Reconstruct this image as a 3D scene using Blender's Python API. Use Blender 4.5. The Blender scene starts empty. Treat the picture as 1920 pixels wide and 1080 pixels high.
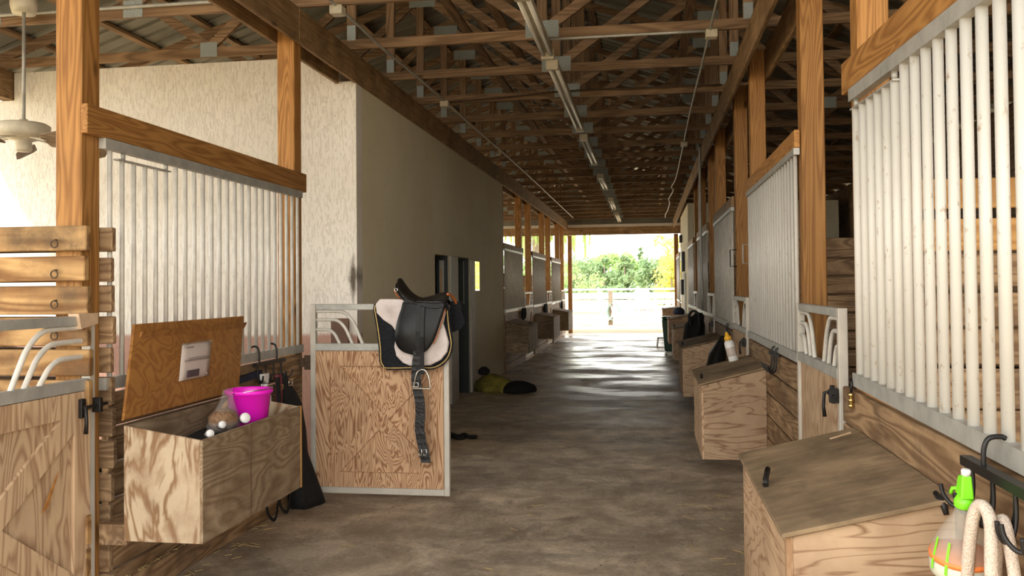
import bpy, bmesh, math, random
from mathutils import Vector, Matrix, noise
random.seed(7)
S = bpy.context.scene
COL = S.collection
PI = math.pi
V = Vector

# ------------------------------------------------------------------ materials
class NT:
    def __init__(s, name):
        s.m = bpy.data.materials.new(name); s.m.use_nodes = True
        s.t = s.m.node_tree; s.b = s.t.nodes['Principled BSDF']; s.out = s.t.nodes['Material Output']
    def n(s, typ, ins=None, **props):
        k = s.t.nodes.new(typ)
        for a, v in props.items(): setattr(k, a, v)
        for a, v in (ins or {}).items(): s.set(k.inputs[a], v)
        return k
    def set(s, inp, v):
        if isinstance(v, bpy.types.NodeSocket): s.t.links.new(v, inp)
        elif isinstance(v, bpy.types.Node): s.t.links.new(v.outputs[0], inp)
        elif hasattr(v, '__len__') and len(v) == 3 and inp.type == 'RGBA': inp.default_value = (*v, 1)
        else: inp.default_value = v
    def math(s, op, a, b=0.0, c=None, clamp=False):
        k = s.n('ShaderNodeMath', operation=op, use_clamp=clamp); s.set(k.inputs[0], a); s.set(k.inputs[1], b)
        if c is not None: s.set(k.inputs[2], c)
        return k.outputs[0]
    def mix(s, f, a, b, typ='MIX'):
        k = s.n('ShaderNodeMix', data_type='RGBA', blend_type=typ); s.set(k.inputs[0], f); s.set(k.inputs[6], a); s.set(k.inputs[7], b)
        return k.outputs[2]
    def ramp(s, f, stops):
        k = s.n('ShaderNodeValToRGB'); s.set(k.inputs[0], f); e = k.color_ramp.elements
        while len(e) < len(stops): e.new(.5)
        for q, (p, c) in zip(e, stops):
            q.position = p; q.color = (*c, 1) if hasattr(c, '__len__') else (c, c, c, 1)
        return k.outputs[0]
    def coord(s, scale=(1, 1, 1), rnd=True, out='Object'):
        tc = s.n('ShaderNodeTexCoord').outputs[out]
        v = s.n('ShaderNodeVectorMath', operation='MULTIPLY'); s.set(v.inputs[0], tc); v.inputs[1].default_value = scale
        v = v.outputs[0]
        if rnd:
            oi = s.n('ShaderNodeObjectInfo').outputs['Random']
            r = s.n('ShaderNodeCombineXYZ'); s.set(r.inputs[0], s.math('MULTIPLY', oi, 91.7)); s.set(r.inputs[1], s.math('MULTIPLY', oi, 57.3)); s.set(r.inputs[2], s.math('MULTIPLY', oi, 33.1))
            a = s.n('ShaderNodeVectorMath', operation='ADD'); s.set(a.inputs[0], v); s.set(a.inputs[1], r); v = a.outputs[0]
        return v
    def noise(s, vec, scale, detail=3, rough=.5, dist=0.0):
        return s.n('ShaderNodeTexNoise', {'Vector': vec, 'Scale': scale, 'Detail': detail, 'Roughness': rough, 'Distortion': dist}).outputs[0]
    def bump(s, h, strength=.3, dist=.01):
        k = s.n('ShaderNodeBump', {'Strength': strength, 'Distance': dist, 'Height': h}); s.set(s.b.inputs['Normal'], k.outputs[0])
    def fin(s, color=None, rough=.6, metal=0.0, spec=.5):
        if color is not None: s.set(s.b.inputs['Base Color'], color)
        s.set(s.b.inputs['Roughness'], rough); s.set(s.b.inputs['Metallic'], metal); s.set(s.b.inputs['Specular IOR Level'], spec)
        return s.m

def plain(name, c, rough=.5, metal=0.0, var=.15, scale=12, spec=.5, bump=0):
    n = NT(name); v = n.coord()
    f = n.noise(v, scale, 4, .6)
    col = n.mix(n.ramp(f, [(.35, 0), (.7, 1)]), c, tuple(x*(1-var) for x in c))
    if bump: n.bump(f, bump, .01)
    return n.fin(col, rough, metal, spec)

def wood(name, axis, light, dark, rings=9, stretch=9, scale=5, rough=.65, fiber=.35, stain=None, lo=.25, hi=.75, bump=.12, spec=.3, knots=True, var=.25, detail=2.5, dist=.5):
    n = NT(name); i = 'xyz'.index(axis)
    sc = [1, 1, 1]; sc[i] = 1/stretch
    v = n.coord(tuple(sc))
    f = n.noise(v, scale, detail, .5, dist)
    w = n.math('PINGPONG', n.math('MULTIPLY', f, rings), .5)
    w = n.math('MULTIPLY', w, 2)
    fs = [90, 90, 90]; fs[i] = 3
    v2 = n.coord(tuple(fs))
    f2 = n.noise(v2, 1, 3, .6)
    w = n.math('ADD', n.math('MULTIPLY', w, 1-fiber), n.math('MULTIPLY', f2, fiber))
    col = n.ramp(w, [(lo, dark), (hi, light)])
    v3 = n.coord((1, 1, 1))
    b = n.noise(v3, 2.3, 4, .6)
    col = n.mix(n.ramp(b, [(.35, 0.0), (.75, var*2)]), col, tuple(x*.45 for x in dark))
    if stain: col = n.mix(n.ramp(n.noise(v3, 4.1, 5, .65), [(.48, 0), (.7, stain[1])]), col, stain[0])
    if knots:
        ks = [2.1, 2.1, 2.1]; ks[i] = 1.0
        vo = n.n('ShaderNodeTexVoronoi', {'Vector': n.coord(tuple(ks)), 'Scale': 1.6}).outputs[0]
        col = n.mix(n.ramp(vo, [(.04, .85), (.10, 0)]), col, tuple(x*.25 for x in dark))
    oi = n.n('ShaderNodeObjectInfo').outputs['Random']
    hs = n.n('ShaderNodeHueSaturation', {'Value': n.math('MULTIPLY_ADD', oi, .3, .85), 'Color': col}); col = hs.outputs[0]
    if bump: n.bump(w, bump, .004)
    return n.fin(col, rough, 0, spec)

M = {}
for a in 'xyz':
    M['post_'+a] = wood('treated_timber_'+a, a, (.47, .23, .066), (.29, .127, .032), 20, 12, 5, .6, var=.12)
    M['truss_'+a] = wood('truss_pine_'+a, a, (.30, .185, .10), (.17, .10, .05), 12, 12, 5, .7, var=.2)
    M['beam_'+a] = wood('beam_timber_'+a, a, (.42, .265, .13), (.28, .165, .072), 13, 14, 5, .7, var=.35, stain=((.09, .05, .025), .6))
    M['plank_'+a] = wood('stall_plank_'+a, a, (.43, .28, .15), (.21, .12, .058), 15, 10, 5, .7, var=.3, stain=((.12, .075, .045), .7))
    M['new_'+a] = wood('new_board_'+a, a, (.60, .33, .11), (.42, .21, .06), 7, 12, 5, .6, var=.1)
    M['plyline_'+a] = wood('lined_plywood_'+a, a, (.58, .40, .245), (.22, .105, .046), 13, 4.0, 3.6, .7, .3, lo=.08, hi=.42, knots=False, var=.22, stain=((.34, .20, .12), .5), detail=3.5, dist=.8)
    M['ply_'+a] = wood('weathered_plywood_'+a, a, (.66, .52, .35), (.31, .175, .088), 8, 3.6, 5.0, .7, .36, lo=.24, hi=.62, knots=False, var=.15, stain=((.36, .22, .13), .6), detail=4.5, dist=.9)
    M['plydark_'+a] = wood('dirty_plywood_'+a, a, (.40, .30, .19), (.18, .11, .058), 14, 4.5, 4.2, .75, .5, lo=.1, hi=.75, knots=True, var=.35, stain=((.15, .095, .05), .7))
    M['doorply_'+a] = wood('door_plywood_'+a, a, (.58, .365, .21), (.27, .13, .06), 34, 5, 3.6, .65, .25, lo=.22, hi=.58, knots=False, var=.12, detail=3.5, dist=1.3)
    M['doorgrey_'+a] = wood('faded_door_plywood_'+a, a, (.57, .405, .25), (.34, .205, .115), 16, 6, 5, .7, .4, lo=.2, hi=.6, knots=False, var=.15)
    M['lidtop_'+a] = wood('dusty_box_lid_'+a, a, (.38, .265, .15), (.23, .155, .085), 9, 5, 3, .85, .55, lo=.1, hi=.8, knots=False, var=.5, stain=((.12, .08, .045), .8), bump=.2)
    M['lid_'+a] = wood('orange_plywood_'+a, a, (.44, .20, .05), (.30, .12, .03), 12, 5, 4, .5, .3, lo=.15, hi=.7, knots=True, var=.15)
    M['log_'+a] = wood('chewed_plank_'+a, a, (.56, .34, .14), (.24, .115, .038), 7, 8, 5, .7, var=.35, stain=((.07, .045, .025), .75))
M['galv'] = plain('galvanised_steel', (.50, .49, .44), .5, .35, .3, 9, bump=.05)
M['alu'] = plain('dull_aluminium', (.60, .555, .47), .5, .15, .2, 6, bump=.04)
M['dark_metal'] = plain('blackened_iron', (.035, .032, .03), .45, .6, .3, 30)
M['rust_metal'] = plain('rusty_iron', (.12, .075, .045), .7, .5, .5, 30)
M['steel'] = plain('polished_steel', (.75, .73, .68), .22, 1, .1, 20)
M['brass'] = plain('brass', (.75, .55, .22), .28, 1, .1, 20)
M['tube'] = plain('dusty_lamp_tube', (.84, .82, .74), .35, 0, .15, 8)
M['leather'] = plain('black_leather', (.010, .0095, .009), .42, 0, .4, 25, .28, .08)
M['leather_seat'] = plain('seat_leather', (.022, .018, .015), .38, 0, .4, 25, .5, .1)
M['tan'] = plain('orange_tan_leather', (.48, .13, .022), .45, 0, .3, 10)
M['black_cloth'] = plain('black_cloth', (.014, .013, .013), .85, 0, .4, 20, .3, .3)
M['red_cloth'] = plain('dark_red_webbing', (.26, .055, .07), .8, 0, .4, 20, .3)
M['gold'] = plain('gold_cord', (.62, .42, .14), .5, .1, .2, 60)
M['pink'] = plain('magenta_plastic', (.84, .012, .56), .38, 0, .05, 6)
M['white_plastic'] = plain('white_plastic', (.78, .76, .72), .4, 0, .08, 8)
M['cream'] = plain('cream_enamel', (.66, .59, .44), .45, 0, .25, 9)
M['lime'] = plain('lime_plastic', (.22, .78, .02), .35, 0, .06, 8)
M['yellow_plastic'] = plain('yellow_plastic', (.85, .45, .03), .4, 0, .08, 8)
M['green_plastic'] = plain('dark_green_plastic', (.015, .07, .035), .45, 0, .2, 8)
M['dark_door'] = plain('dark_painted_door', (.018, .022, .018), .5, 0, .2, 6)
M['mirror'] = plain('old_mirror_glass', (.86, .88, .74), .04, 1, .1, 8)
M['tape'] = plain('tan_tape', (.60, .42, .27), .6, 0, .2, 30)
M['yellow_cloth'] = plain('olive_yellow_fabric', (.28, .23, .04), .85, 0, .85, 5, .3, .3)
M['girth'] = plain('wrinkled_girth', (.016, .015, .014), .35, 0, .3, 55, .5, .9)
M['grey_cloth'] = plain('grey_fabric', (.17, .14, .11), .85, 0, .5, 9, .3, .3)
M['navy_cloth'] = plain('navy_fabric', (.03, .034, .06), .8, 0, .4, 9, .3)
M['paper'] = plain('printed_paper', (.62, .52, .45), .45, 0, .12, 3)
M['ink'] = plain('faded_ink', (.30, .24, .22), .6)
M['inkdark'] = plain('dark_print', (.10, .065, .07), .5)
M['straw'] = plain('straw', (.50, .36, .15), .8, 0, .4, 30)
M['white_paint'] = plain('white_fence_paint', (.85, .84, .82), .5, 0, .1, 4)
M['rope'] = None
M['grain_feed'] = plain('brown_feed', (.30, .17, .09), .8, 0, .6, 60, .3, .4)
M['door_white'] = plain('dusty_white_paint', (.42, .39, .33), .6, 0, .2, 6)
M['grey_stain'] = plain('brown_board', (.16, .085, .05), .7, 0, .35, 8)
M['trunk'] = plain('bark', (.30, .24, .17), .9, 0, .4, 10)

def bars_mat():
    n = NT('white_painted_pipe'); v = n.coord((1, 1, .5))
    f = n.noise(v, 40, 4, .65)
    z = n.n('ShaderNodeSeparateXYZ', {0: n.n('ShaderNodeTexCoord').outputs['Object']}).outputs[2]
    low = n.math('MULTIPLY', n.math('SUBTRACT', .42, z), .35)
    f = n.math('ADD', f, n.math('MAXIMUM', low, 0.0))
    col = n.mix(n.ramp(f, [(.62, 0), (.72, .8)]), (.60, .575, .515), (.30, .175, .09))
    col = n.mix(n.ramp(n.noise(v, 5, 3), [(.4, 0), (.8, .5)]), col, (.46, .42, .35))
    return n.fin(col, .42, 0, .4)
M['bars'] = bars_mat()
M['bars_dull'] = plain('greyish_pipe', (.66, .62, .54), .42, 0, .25, 9)
def rope_mat():
    n = NT('cotton_rope'); v = n.coord((1, 1, 1), False)
    w = n.n('ShaderNodeTexVoronoi', {'Vector': v, 'Scale': 210}).outputs[0]
    n.bump(w, .6, .004)
    return n.fin(n.mix(n.ramp(w, [(.2, 0), (.8, 1)]), (.72, .60, .49), (.56, .45, .35)), .85, 0, .2)
M['rope'] = rope_mat()
def fleece_mat():
    n = NT('white_fleece'); v = n.coord((1, 1, 1), False)
    f = n.noise(v, 75, 5, .7); g = n.noise(v, 9, 3)
    n.bump(f, .9, .008)
    c = n.mix(n.ramp(g, [(.42, 0), (.75, .7)]), (.80, .70, .66), (.50, .40, .33))
    n.b.inputs['Sheen Weight'].default_value = .3
    return n.fin(c, .95, 0, .1)
M['fleece'] = fleece_mat()
def quilt_mat():
    n = NT('quilted_black_cotton')
    o = n.n('ShaderNodeTexCoord').outputs['Object']
    x, y, z = (n.n('ShaderNodeSeparateXYZ', {0: o}).outputs[k] for k in range(3))
    a = n.math('ABSOLUTE', n.math('SINE', n.math('MULTIPLY', n.math('ADD', x, z), 125)))
    b = n.math('ABSOLUTE', n.math('SINE', n.math('MULTIPLY', n.math('SUBTRACT', x, z), 125)))
    h = n.math('MINIMUM', a, b); n.bump(h, .8, .01)
    return n.fin((.013, .014, .018), .7, 0, .35)
M['quilt'] = quilt_mat()

def stucco_mat(name, base, stain_low=True, vert=False):
    n = NT(name); v = n.coord((1, 1, 1), False)
    st = n.coord((6, 6, 1.3), False)
    f = n.noise(st, 8.5, 5, .65, .8); g = n.noise(v, .9, 4, .6); fine = n.noise(v, 28, 4, .6)
    h = n.ramp(f, [(.40, 0), (.47, 1)])
    c = n.mix(n.ramp(g, [(.35, 0), (.8, .45)]), base, tuple(x*q for x, q in zip(base, (.72, .66, .52))))
    c = n.mix(n.math('MULTIPLY', n.math('SUBTRACT', 1.0, h), .13), c, (.40, .31, .20))
    c = n.mix(n.ramp(n.noise(v, 7, 6, .75), [(.60, 0), (.75, .35)]), c, (.42, .32, .22))
    z = n.n('ShaderNodeSeparateXYZ', {0: n.n('ShaderNodeNewGeometry').outputs['Position']}).outputs[2]
    if stain_low:
        zz = n.math('ADD', z, n.math('MULTIPLY', n.math('SUBTRACT', n.noise(v, 3, 4), .5), .12))
        c = n.mix(n.ramp(n.math('DIVIDE', zz, 4.0), [(.288, 1), (.296, 0)]), c, n.mix(fine, (.55, .34, .26), (.42, .24, .18)))
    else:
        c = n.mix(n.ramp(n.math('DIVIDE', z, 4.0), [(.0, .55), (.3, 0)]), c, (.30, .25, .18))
    if stain_low:   # dark run of dirt near the aisle corner
        px = n.n('ShaderNodeSeparateXYZ', {0: n.n('ShaderNodeNewGeometry').outputs['Position']})
        dx = n.math('ABSOLUTE', n.math('ADD', px.outputs[0], 2.715)); dz = n.math('ABSOLUTE', n.math('SUBTRACT', z, 1.70))
        dd = n.math('ADD', n.math('ADD', n.math('MULTIPLY', dx, 7.5), n.math('MULTIPLY', dz, 1.7)), n.math('MULTIPLY', n.noise(n.coord((1, 1, .35), False), 16, 5, .7), .7))
        c = n.mix(n.ramp(dd, [(.50, .95), (.85, 0)]), c, (.10, .075, .05))
    n.bump(n.math('ADD', n.math('MULTIPLY', h, .7), n.math('MULTIPLY', fine, .35)), .55, .012)
    return n.fin(c, .85, 0, .2)
M['stucco'] = stucco_mat('white_rough_stucco', (.84, .79, .70))
M['stucco_aisle'] = stucco_mat('dirty_cream_plaster', (.82, .745, .535), False)

def concrete_mat():
    n = NT('worn_concrete'); v = n.coord((1, 1, 1), False)
    big = n.noise(v, .55, 5, .6, .4); mid = n.noise(v, 2.6, 6, .68, .5); fine = n.noise(v, 38, 4, .7)
    streak = n.noise(n.coord((.8, 1.5, 1), False), .9, 6, .7, .6)
    c = n.ramp(mid, [(.32, (.33, .245, .16)), (.49, (.53, .415, .285)), (.62, (.80, .65, .47))])
    c = n.mix(n.ramp(big, [(.42, 0), (.68, .7)]), c, (.20, .155, .105))
    c = n.mix(n.ramp(streak, [(.52, 0), (.66, .7)]), c, (.17, .135, .10))
    sp = n.noise(v, 7.5, 8, .85)
    c = n.mix(n.ramp(sp, [(.54, 0), (.64, .6)]), c, (.62, .55, .44))
    vo = n.n('ShaderNodeTexVoronoi', {'Vector': v, 'Scale': 11}).outputs[0]
    c = n.mix(n.ramp(n.math('ADD', vo, n.math('MULTIPLY', fine, .35)), [(.23, .8), (.30, 0)]), c, (.10, .075, .05))
    c = n.mix(n.ramp(fine, [(.35, .35), (.6, 0)]), c, (.12, .095, .07))
    c = n.mix(n.ramp(n.noise(v, 1.7, 8, .75, 1.0), [(.55, 0), (.62, .5)]), c, (.15, .12, .09))
    y = n.n('ShaderNodeSeparateXYZ', {0: n.n('ShaderNodeNewGeometry').outputs['Position']}).outputs[1]
    wet = n.math('MULTIPLY', n.math('SUBTRACT', y, 6.0), .09, clamp=True)
    wet = n.math('MULTIPLY', wet, n.ramp(n.noise(n.coord((.8, 1.5, 1), False), .8, 6, .65, .5), [(.36, 0), (.58, 1)]))
    c = n.mix(n.math('MULTIPLY', wet, .4), c, (.09, .082, .07))
    r = n.math('SUBTRACT', n.math('MULTIPLY_ADD', fine, .2, .62), n.math('MULTIPLY', wet, .52))
    n.bump(n.math('ADD', fine, mid), .25, .01)
    return n.fin(c, r, 0, .5)
M['concrete'] = concrete_mat()
def sand_mat():
    n = NT('pale_sand'); v = n.coord((1, 1, 1), False)
    c = n.mix(n.ramp(n.noise(v, .35, 6, .65), [(.35, 0), (.65, 1)]), (.40, .315, .20), (.32, .245, .15))
    c = n.mix(n.ramp(n.noise(v, .13, 5, .6), [(.57, 0), (.62, .8)]), c, (.20, .22, .07))
    n.bump(n.noise(v, 9, 4), .4, .02)
    return n.fin(c, .9, 0, .1)
M['sand'] = sand_mat()
M['dirt'] = plain('stall_bedding', (.46, .36, .24), .9, 0, .4, 3, .2, .4)
def roof_mat():
    n = NT('corrugated_roof_sheet'); v = n.coord((1, 1, 1), False)
    c = n.mix(n.ramp(n.noise(v, 1.2, 4), [(.35, 0), (.7, 1)]), (.24, .225, .185), (.13, .125, .10))
    return n.fin(c, .5, .25, .4)
M['roof'] = roof_mat()
def gusset_mat():
    n = NT('pressed_truss_plate')
    v = n.coord((1, 1, 1), False)
    o = n.n('ShaderNodeTexCoord').outputs['Object']
    x, y, z = (n.n('ShaderNodeSeparateXYZ', {0: o}).outputs[k] for k in range(3))
    a = n.math('SINE', n.math('MULTIPLY', x, 330)); b = n.math('SINE', n.math('MULTIPLY', z, 240))
    h = n.math('MULTIPLY', a, b)
    c = n.mix(n.ramp(h, [(.3, 0), (.6, .7)]), (.36, .39, .37), (.14, .165, .16))
    n.bump(h, .5, .004)
    return n.fin(c, .5, .3, .4)
M['gusset'] = gusset_mat()
def leaf_mat(name, a, b):
    n = NT(name); v = n.coord((1, 1, 1))
    c = n.mix(n.ramp(n.noise(v, 1.4, 3), [(.35, 0), (.65, 1)]), a, b)
    n.b.inputs['Transmission Weight'].default_value = 0
    m = n.fin(c, .7, 0, .2)
    tr = n.n('ShaderNodeBsdfTranslucent', {'Color': c}); mx = n.n('ShaderNodeMixShader', {0: .35})
    n.t.links.new(n.b.outputs[0], mx.inputs[1]); n.t.links.new(tr.outputs[0], mx.inputs[2]); n.t.links.new(mx.outputs[0], n.out.inputs[0])
    return m
M['leaf_green'] = leaf_mat('green_leaves', (.46, .60, .24), (.28, .43, .16))
M['leaf_dark'] = leaf_mat('pine_leaves', (.36, .47, .25), (.22, .33, .16))
M['leaf_yellow'] = leaf_mat('yellow_green_leaves', (.80, .68, .20), (.58, .60, .16))
M['leaf_palm'] = leaf_mat('weeping_leaves', (.46, .54, .18), (.30, .40, .12))
def clear_mat(name, col, alpha_mix):
    n = NT(name); v = n.coord((1, 1, 1), False)
    n.fin(col, .18, 0, .5)
    tr = n.n('ShaderNodeBsdfTransparent', {'Color': (.93, .93, .91)}); mx = n.n('ShaderNodeMixShader', {0: alpha_mix})
    n.t.links.new(tr.outputs[0], mx.inputs[1]); n.t.links.new(n.b.outputs[0], mx.inputs[2]); n.t.links.new(mx.outputs[0], n.out.inputs[0])
    return n.m
M['bag'] = clear_mat('clear_bag_film', (.75, .68, .62), .13)
M['bottle_clear'] = clear_mat('translucent_bottle', (.72, .68, .58), .26)
M['liquid'] = plain('milky_liquid', (.82, .82, .68), .4)
M['orange_mark'] = plain('orange_band', (.90, .25, .06), .5)

# ------------------------------------------------------------------ mesh builder
class MB:
    def __init__(s): s.v = []; s.f = []; s.sm = []
    def add(s, vs, fs, smooth=False):
        b = len(s.v); s.v += [V(p) for p in vs]; s.f += [tuple(b+i for i in f) for f in fs]; s.sm += [smooth]*len(fs)
        return s
    def box(s, x0, x1, y0, y1, z0, z1):
        return s.add([(x0,y0,z0),(x1,y0,z0),(x1,y1,z0),(x0,y1,z0),(x0,y0,z1),(x1,y0,z1),(x1,y1,z1),(x0,y1,z1)],
                     [(0,3,2,1),(4,5,6,7),(0,1,5,4),(1,2,6,5),(2,3,7,6),(3,0,4,7)])
    def hexa(s, p):   # 8 points in box order
        return s.add(p, [(0,3,2,1),(4,5,6,7),(0,1,5,4),(1,2,6,5),(2,3,7,6),(3,0,4,7)])
    def bar(s, a, b, w, h, up=(0,0,1)):   # rectangular bar from a to b
        a, b = V(a), V(b); d = (b-a).normalized(); u = V(up)
        sd = d.cross(u)
        if sd.length < 1e-4: sd = d.cross(V((1,0,0)))
        sd.normalize(); u = sd.cross(d)
        p = [c + sd*i*w/2 + u*j*h/2 for c in (a,b) for (i,j) in ((-1,-1),(1,-1),(1,1),(-1,1))]
        return s.add(p, [(0,1,2,3),(7,6,5,4),(0,4,5,1),(1,5,6,2),(2,6,7,3),(3,7,4,0)])
    def tube(s, pts, r, n=10, closed=False, flat=1.0):
        pts = [V(p) for p in pts]; N = len(pts); rings = []
        t0 = ((pts[1]-pts[0]) if not closed else (pts[1]-pts[-1])).normalized()
        ref = V((0,0,1)) if abs(t0.z) < .9 else V((1,0,0))
        nn = t0.cross(ref).normalized(); prev = t0
        for i, p in enumerate(pts):
            if closed: t = pts[(i+1) % N]-pts[i-1]
            else: t = pts[min(i+1,N-1)]-pts[max(i-1,0)]
            t = t.normalized() if t.length > 1e-9 else prev
            nn = (nn - t*nn.dot(t))
            nn = nn.normalized() if nn.length > 1e-6 else t.orthogonal().normalized()
            bb = t.cross(nn); rr = r[i] if hasattr(r, '__len__') else r
            rings.append([p + nn*math.cos(2*PI*k/n)*rr + bb*math.sin(2*PI*k/n)*rr*flat for k in range(n)]); prev = t
        vs = [q for g in rings for q in g]; fs = []
        for i in range(N if closed else N-1):
            j = (i+1) % N
            for k in range(n): fs.append((i*n+k, i*n+(k+1)%n, j*n+(k+1)%n, j*n+k))
        s.add(vs, fs, True)
        if not closed:
            b = len(s.v)-len(vs)
            s.f += [tuple(b+k for k in reversed(range(n))), tuple(b+(N-1)*n+k for k in range(n))]; s.sm += [False]*2
        return s
    def lathe(s, prof, c, n=24, axis=(0,0,1), smooth=True):   # prof: (radius, height)
        c = V(c); q = V((0,0,1)).rotation_difference(V(axis)); vs = []; fs = []
        for r, h in prof:
            for k in range(n):
                vs.append(c + q @ V((r*math.cos(2*PI*k/n), r*math.sin(2*PI*k/n), h)))
        for i in range(len(prof)-1):
            for k in range(n): fs.append((i*n+k, i*n+(k+1)%n, (i+1)*n+(k+1)%n, (i+1)*n+k))
        if prof[0][0] > 1e-6: fs.append(tuple(reversed(range(n))))
        if prof[-1][0] > 1e-6: fs.append(tuple((len(prof)-1)*n+k for k in range(n)))
        return s.add(vs, fs, smooth)
    def loft(s, rings, closed=True, caps=True, smooth=True):
        n = len(rings[0]); vs = [p for r in rings for p in r]; fs = []
        for i in range(len(rings)-1):
            for k in range(n if closed else n-1): fs.append((i*n+k, i*n+(k+1)%n, (i+1)*n+(k+1)%n, (i+1)*n+k))
        if caps and closed: fs += [tuple(reversed(range(n))), tuple((len(rings)-1)*n+k for k in range(n))]
        return s.add(vs, fs, smooth)
    def plate(s, polys, thick, frame, bev=0.0):
        """polys: list of 2D outlines (first outer, rest holes); frame(u, v, t) -> point. Filled and given thickness."""
        cu = bpy.data.curves.new('outline', 'CURVE'); cu.dimensions = '2D'; cu.fill_mode = 'BOTH'; cu.extrude = thick/2
        if bev: cu.bevel_depth = bev; cu.bevel_resolution = 1; cu.extrude = max(thick/2-bev, .0002); cu.offset = -bev
        for pl in polys:
            sp = cu.splines.new('POLY'); sp.points.add(len(pl)-1); sp.use_cyclic_u = True
            for p, (x, y) in zip(sp.points, pl): p.co = (x, y, 0, 1)
        ob = bpy.data.objects.new('outline', cu); COL.objects.link(ob)
        dg = bpy.context.evaluated_depsgraph_get(); me = bpy.data.meshes.new_from_object(ob.evaluated_get(dg))
        b = len(s.v)
        s.v += [V(frame(v.co.x, v.co.y, v.co.z)) for v in me.vertices]
        s.f += [tuple(b+i for i in p.vertices) for p in me.polygons]; s.sm += [False]*len(me.polygons)
        bpy.data.objects.remove(ob); bpy.data.curves.remove(cu); bpy.data.meshes.remove(me)
        return s
    def mesh(s, name, off=V((0,0,0))):
        me = bpy.data.meshes.new(name); me.from_pydata([v-off for v in s.v], [], s.f)
        for p, sm in zip(me.polygons, s.sm): p.use_smooth = sm
        bm = bmesh.new(); bm.from_mesh(me); bmesh.ops.remove_doubles(bm, verts=bm.verts, dist=1e-5)
        bmesh.ops.recalc_face_normals(bm, faces=bm.faces); bm.to_mesh(me); bm.free(); me.update()
        return me

def mat_of(m): return M[m] if isinstance(m, str) else m
def wpos(o):
    p = V(o.location)
    return p
def tag(o, label=None, cat=None, group=None, kind=None):
    if label: o['label'] = label
    if cat: o['category'] = cat
    if group: o['group'] = group
    if kind: o['kind'] = kind
    return o
def thing(name, loc, label, cat, group=None, rz=0.0, kind=None):
    o = bpy.data.objects.new(name, None); o.empty_display_size = .1; COL.objects.link(o)
    o.location = loc; o.rotation_euler = (0, 0, rz)
    return tag(o, label, cat, group, kind)
def part(name, mb, m, parent, local=True, bevel=0.0, label=None, subsurf=0):
    """a mesh child; coordinates are the parent's own unless local=False (then world, parent unrotated)"""
    off = V((0,0,0))
    if not local:
        p = parent
        while p: off = off + V(p.location); p = p.parent
    me = mb.mesh(name, off); me.materials.append(mat_of(m))
    o = bpy.data.objects.new(name, me); COL.objects.link(o); o.parent = parent
    if bevel:
        b = o.modifiers.new('bevel', 'BEVEL'); b.width = bevel; b.segments = 1; b.limit_method = 'ANGLE'; b.angle_limit = .7
    if subsurf:
        b = o.modifiers.new('sub', 'SUBSURF'); b.levels = b.render_levels = subsurf
    if label: o['label'] = label
    return o
def solo(name, mb, m, label=None, cat=None, group=None, kind=None, bevel=0.0, subsurf=0, loc=None):
    """a top-level thing that is one mesh; world coordinates in, origin at its base"""
    if loc is None:
        lo = [min(v[i] for v in mb.v) for i in range(3)]; hi = [max(v[i] for v in mb.v) for i in range(3)]
        loc = V(((lo[0]+hi[0])/2, (lo[1]+hi[1])/2, lo[2]))
    me = mb.mesh(name, V(loc)); me.materials.append(mat_of(m))
    o = bpy.data.objects.new(name, me); COL.objects.link(o); o.location = loc
    if bevel:
        b = o.modifiers.new('bevel', 'BEVEL'); b.width = bevel; b.segments = 1; b.limit_method = 'ANGLE'; b.angle_limit = .7
    if subsurf:
        b = o.modifiers.new('sub', 'SUBSURF'); b.levels = b.render_levels = subsurf
    return tag(o, label, cat, group, kind)
def struct(name, mb, m, **k): return solo(name, mb, m, kind='structure', loc=(0,0,0), **k)
def copy_tree(o, parent=None):
    c = o.copy(); COL.objects.link(c); c.parent = parent
    for ch in [x for x in bpy.data.objects if x.parent == o]: copy_tree(ch, c)
    return c
CH = {}
def dup(o, loc, rz, label, group=None):
    c = copy_tree(o); c.location = loc; c.rotation_euler = (0, 0, rz); c['label'] = label
    if group: c['group'] = group
    elif 'group' in c: del c['group']
    return c
def arc(c, r, a0, a1, n, ex, ez):
    c, ex, ez = V(c), V(ex), V(ez)
    return [c + ex*r*math.cos(a0+(a1-a0)*i/n) + ez*r*math.sin(a0+(a1-a0)*i/n) for i in range(n+1)]
def smooth_path(pts, n=6):
    pts = [V(p) for p in pts]; out = []
    for i in range(len(pts)-1):
        p0 = pts[max(i-1,0)]; p1 = pts[i]; p2 = pts[i+1]; p3 = pts[min(i+2,len(pts)-1)]
        for k in range(n):
            t = k/n
            out.append(.5*((2*p1)+(p2-p0)*t+(2*p0-5*p1+4*p2-p3)*t*t+(3*p1-p0-3*p2+p3)*t**3))
    return out+[pts[-1]]

# ------------------------------------------------------------------ camera
cam = bpy.data.objects.new('camera', bpy.data.cameras.new('camera')); COL.objects.link(cam)
R = ((0.98788916, 0.01237427, -0.15466704), (0.15488051, -0.01870559, 0.98775611), (-0.00932962, 0.99974846, 0.02039559))
cam.matrix_world = Matrix(((R[0][0], R[0][1], -R[0][2], 0), (R[1][0], R[1][1], -R[1][2], 0), (R[2][0], R[2][1], -R[2][2], 1.6), (0, 0, 0, 1)))
cam.data.sensor_width = 36; cam.data.lens = 1619.27/1920*36; cam.data.shift_y = -35.34/1920; cam.data.clip_end = 500
S.camera = cam

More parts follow.
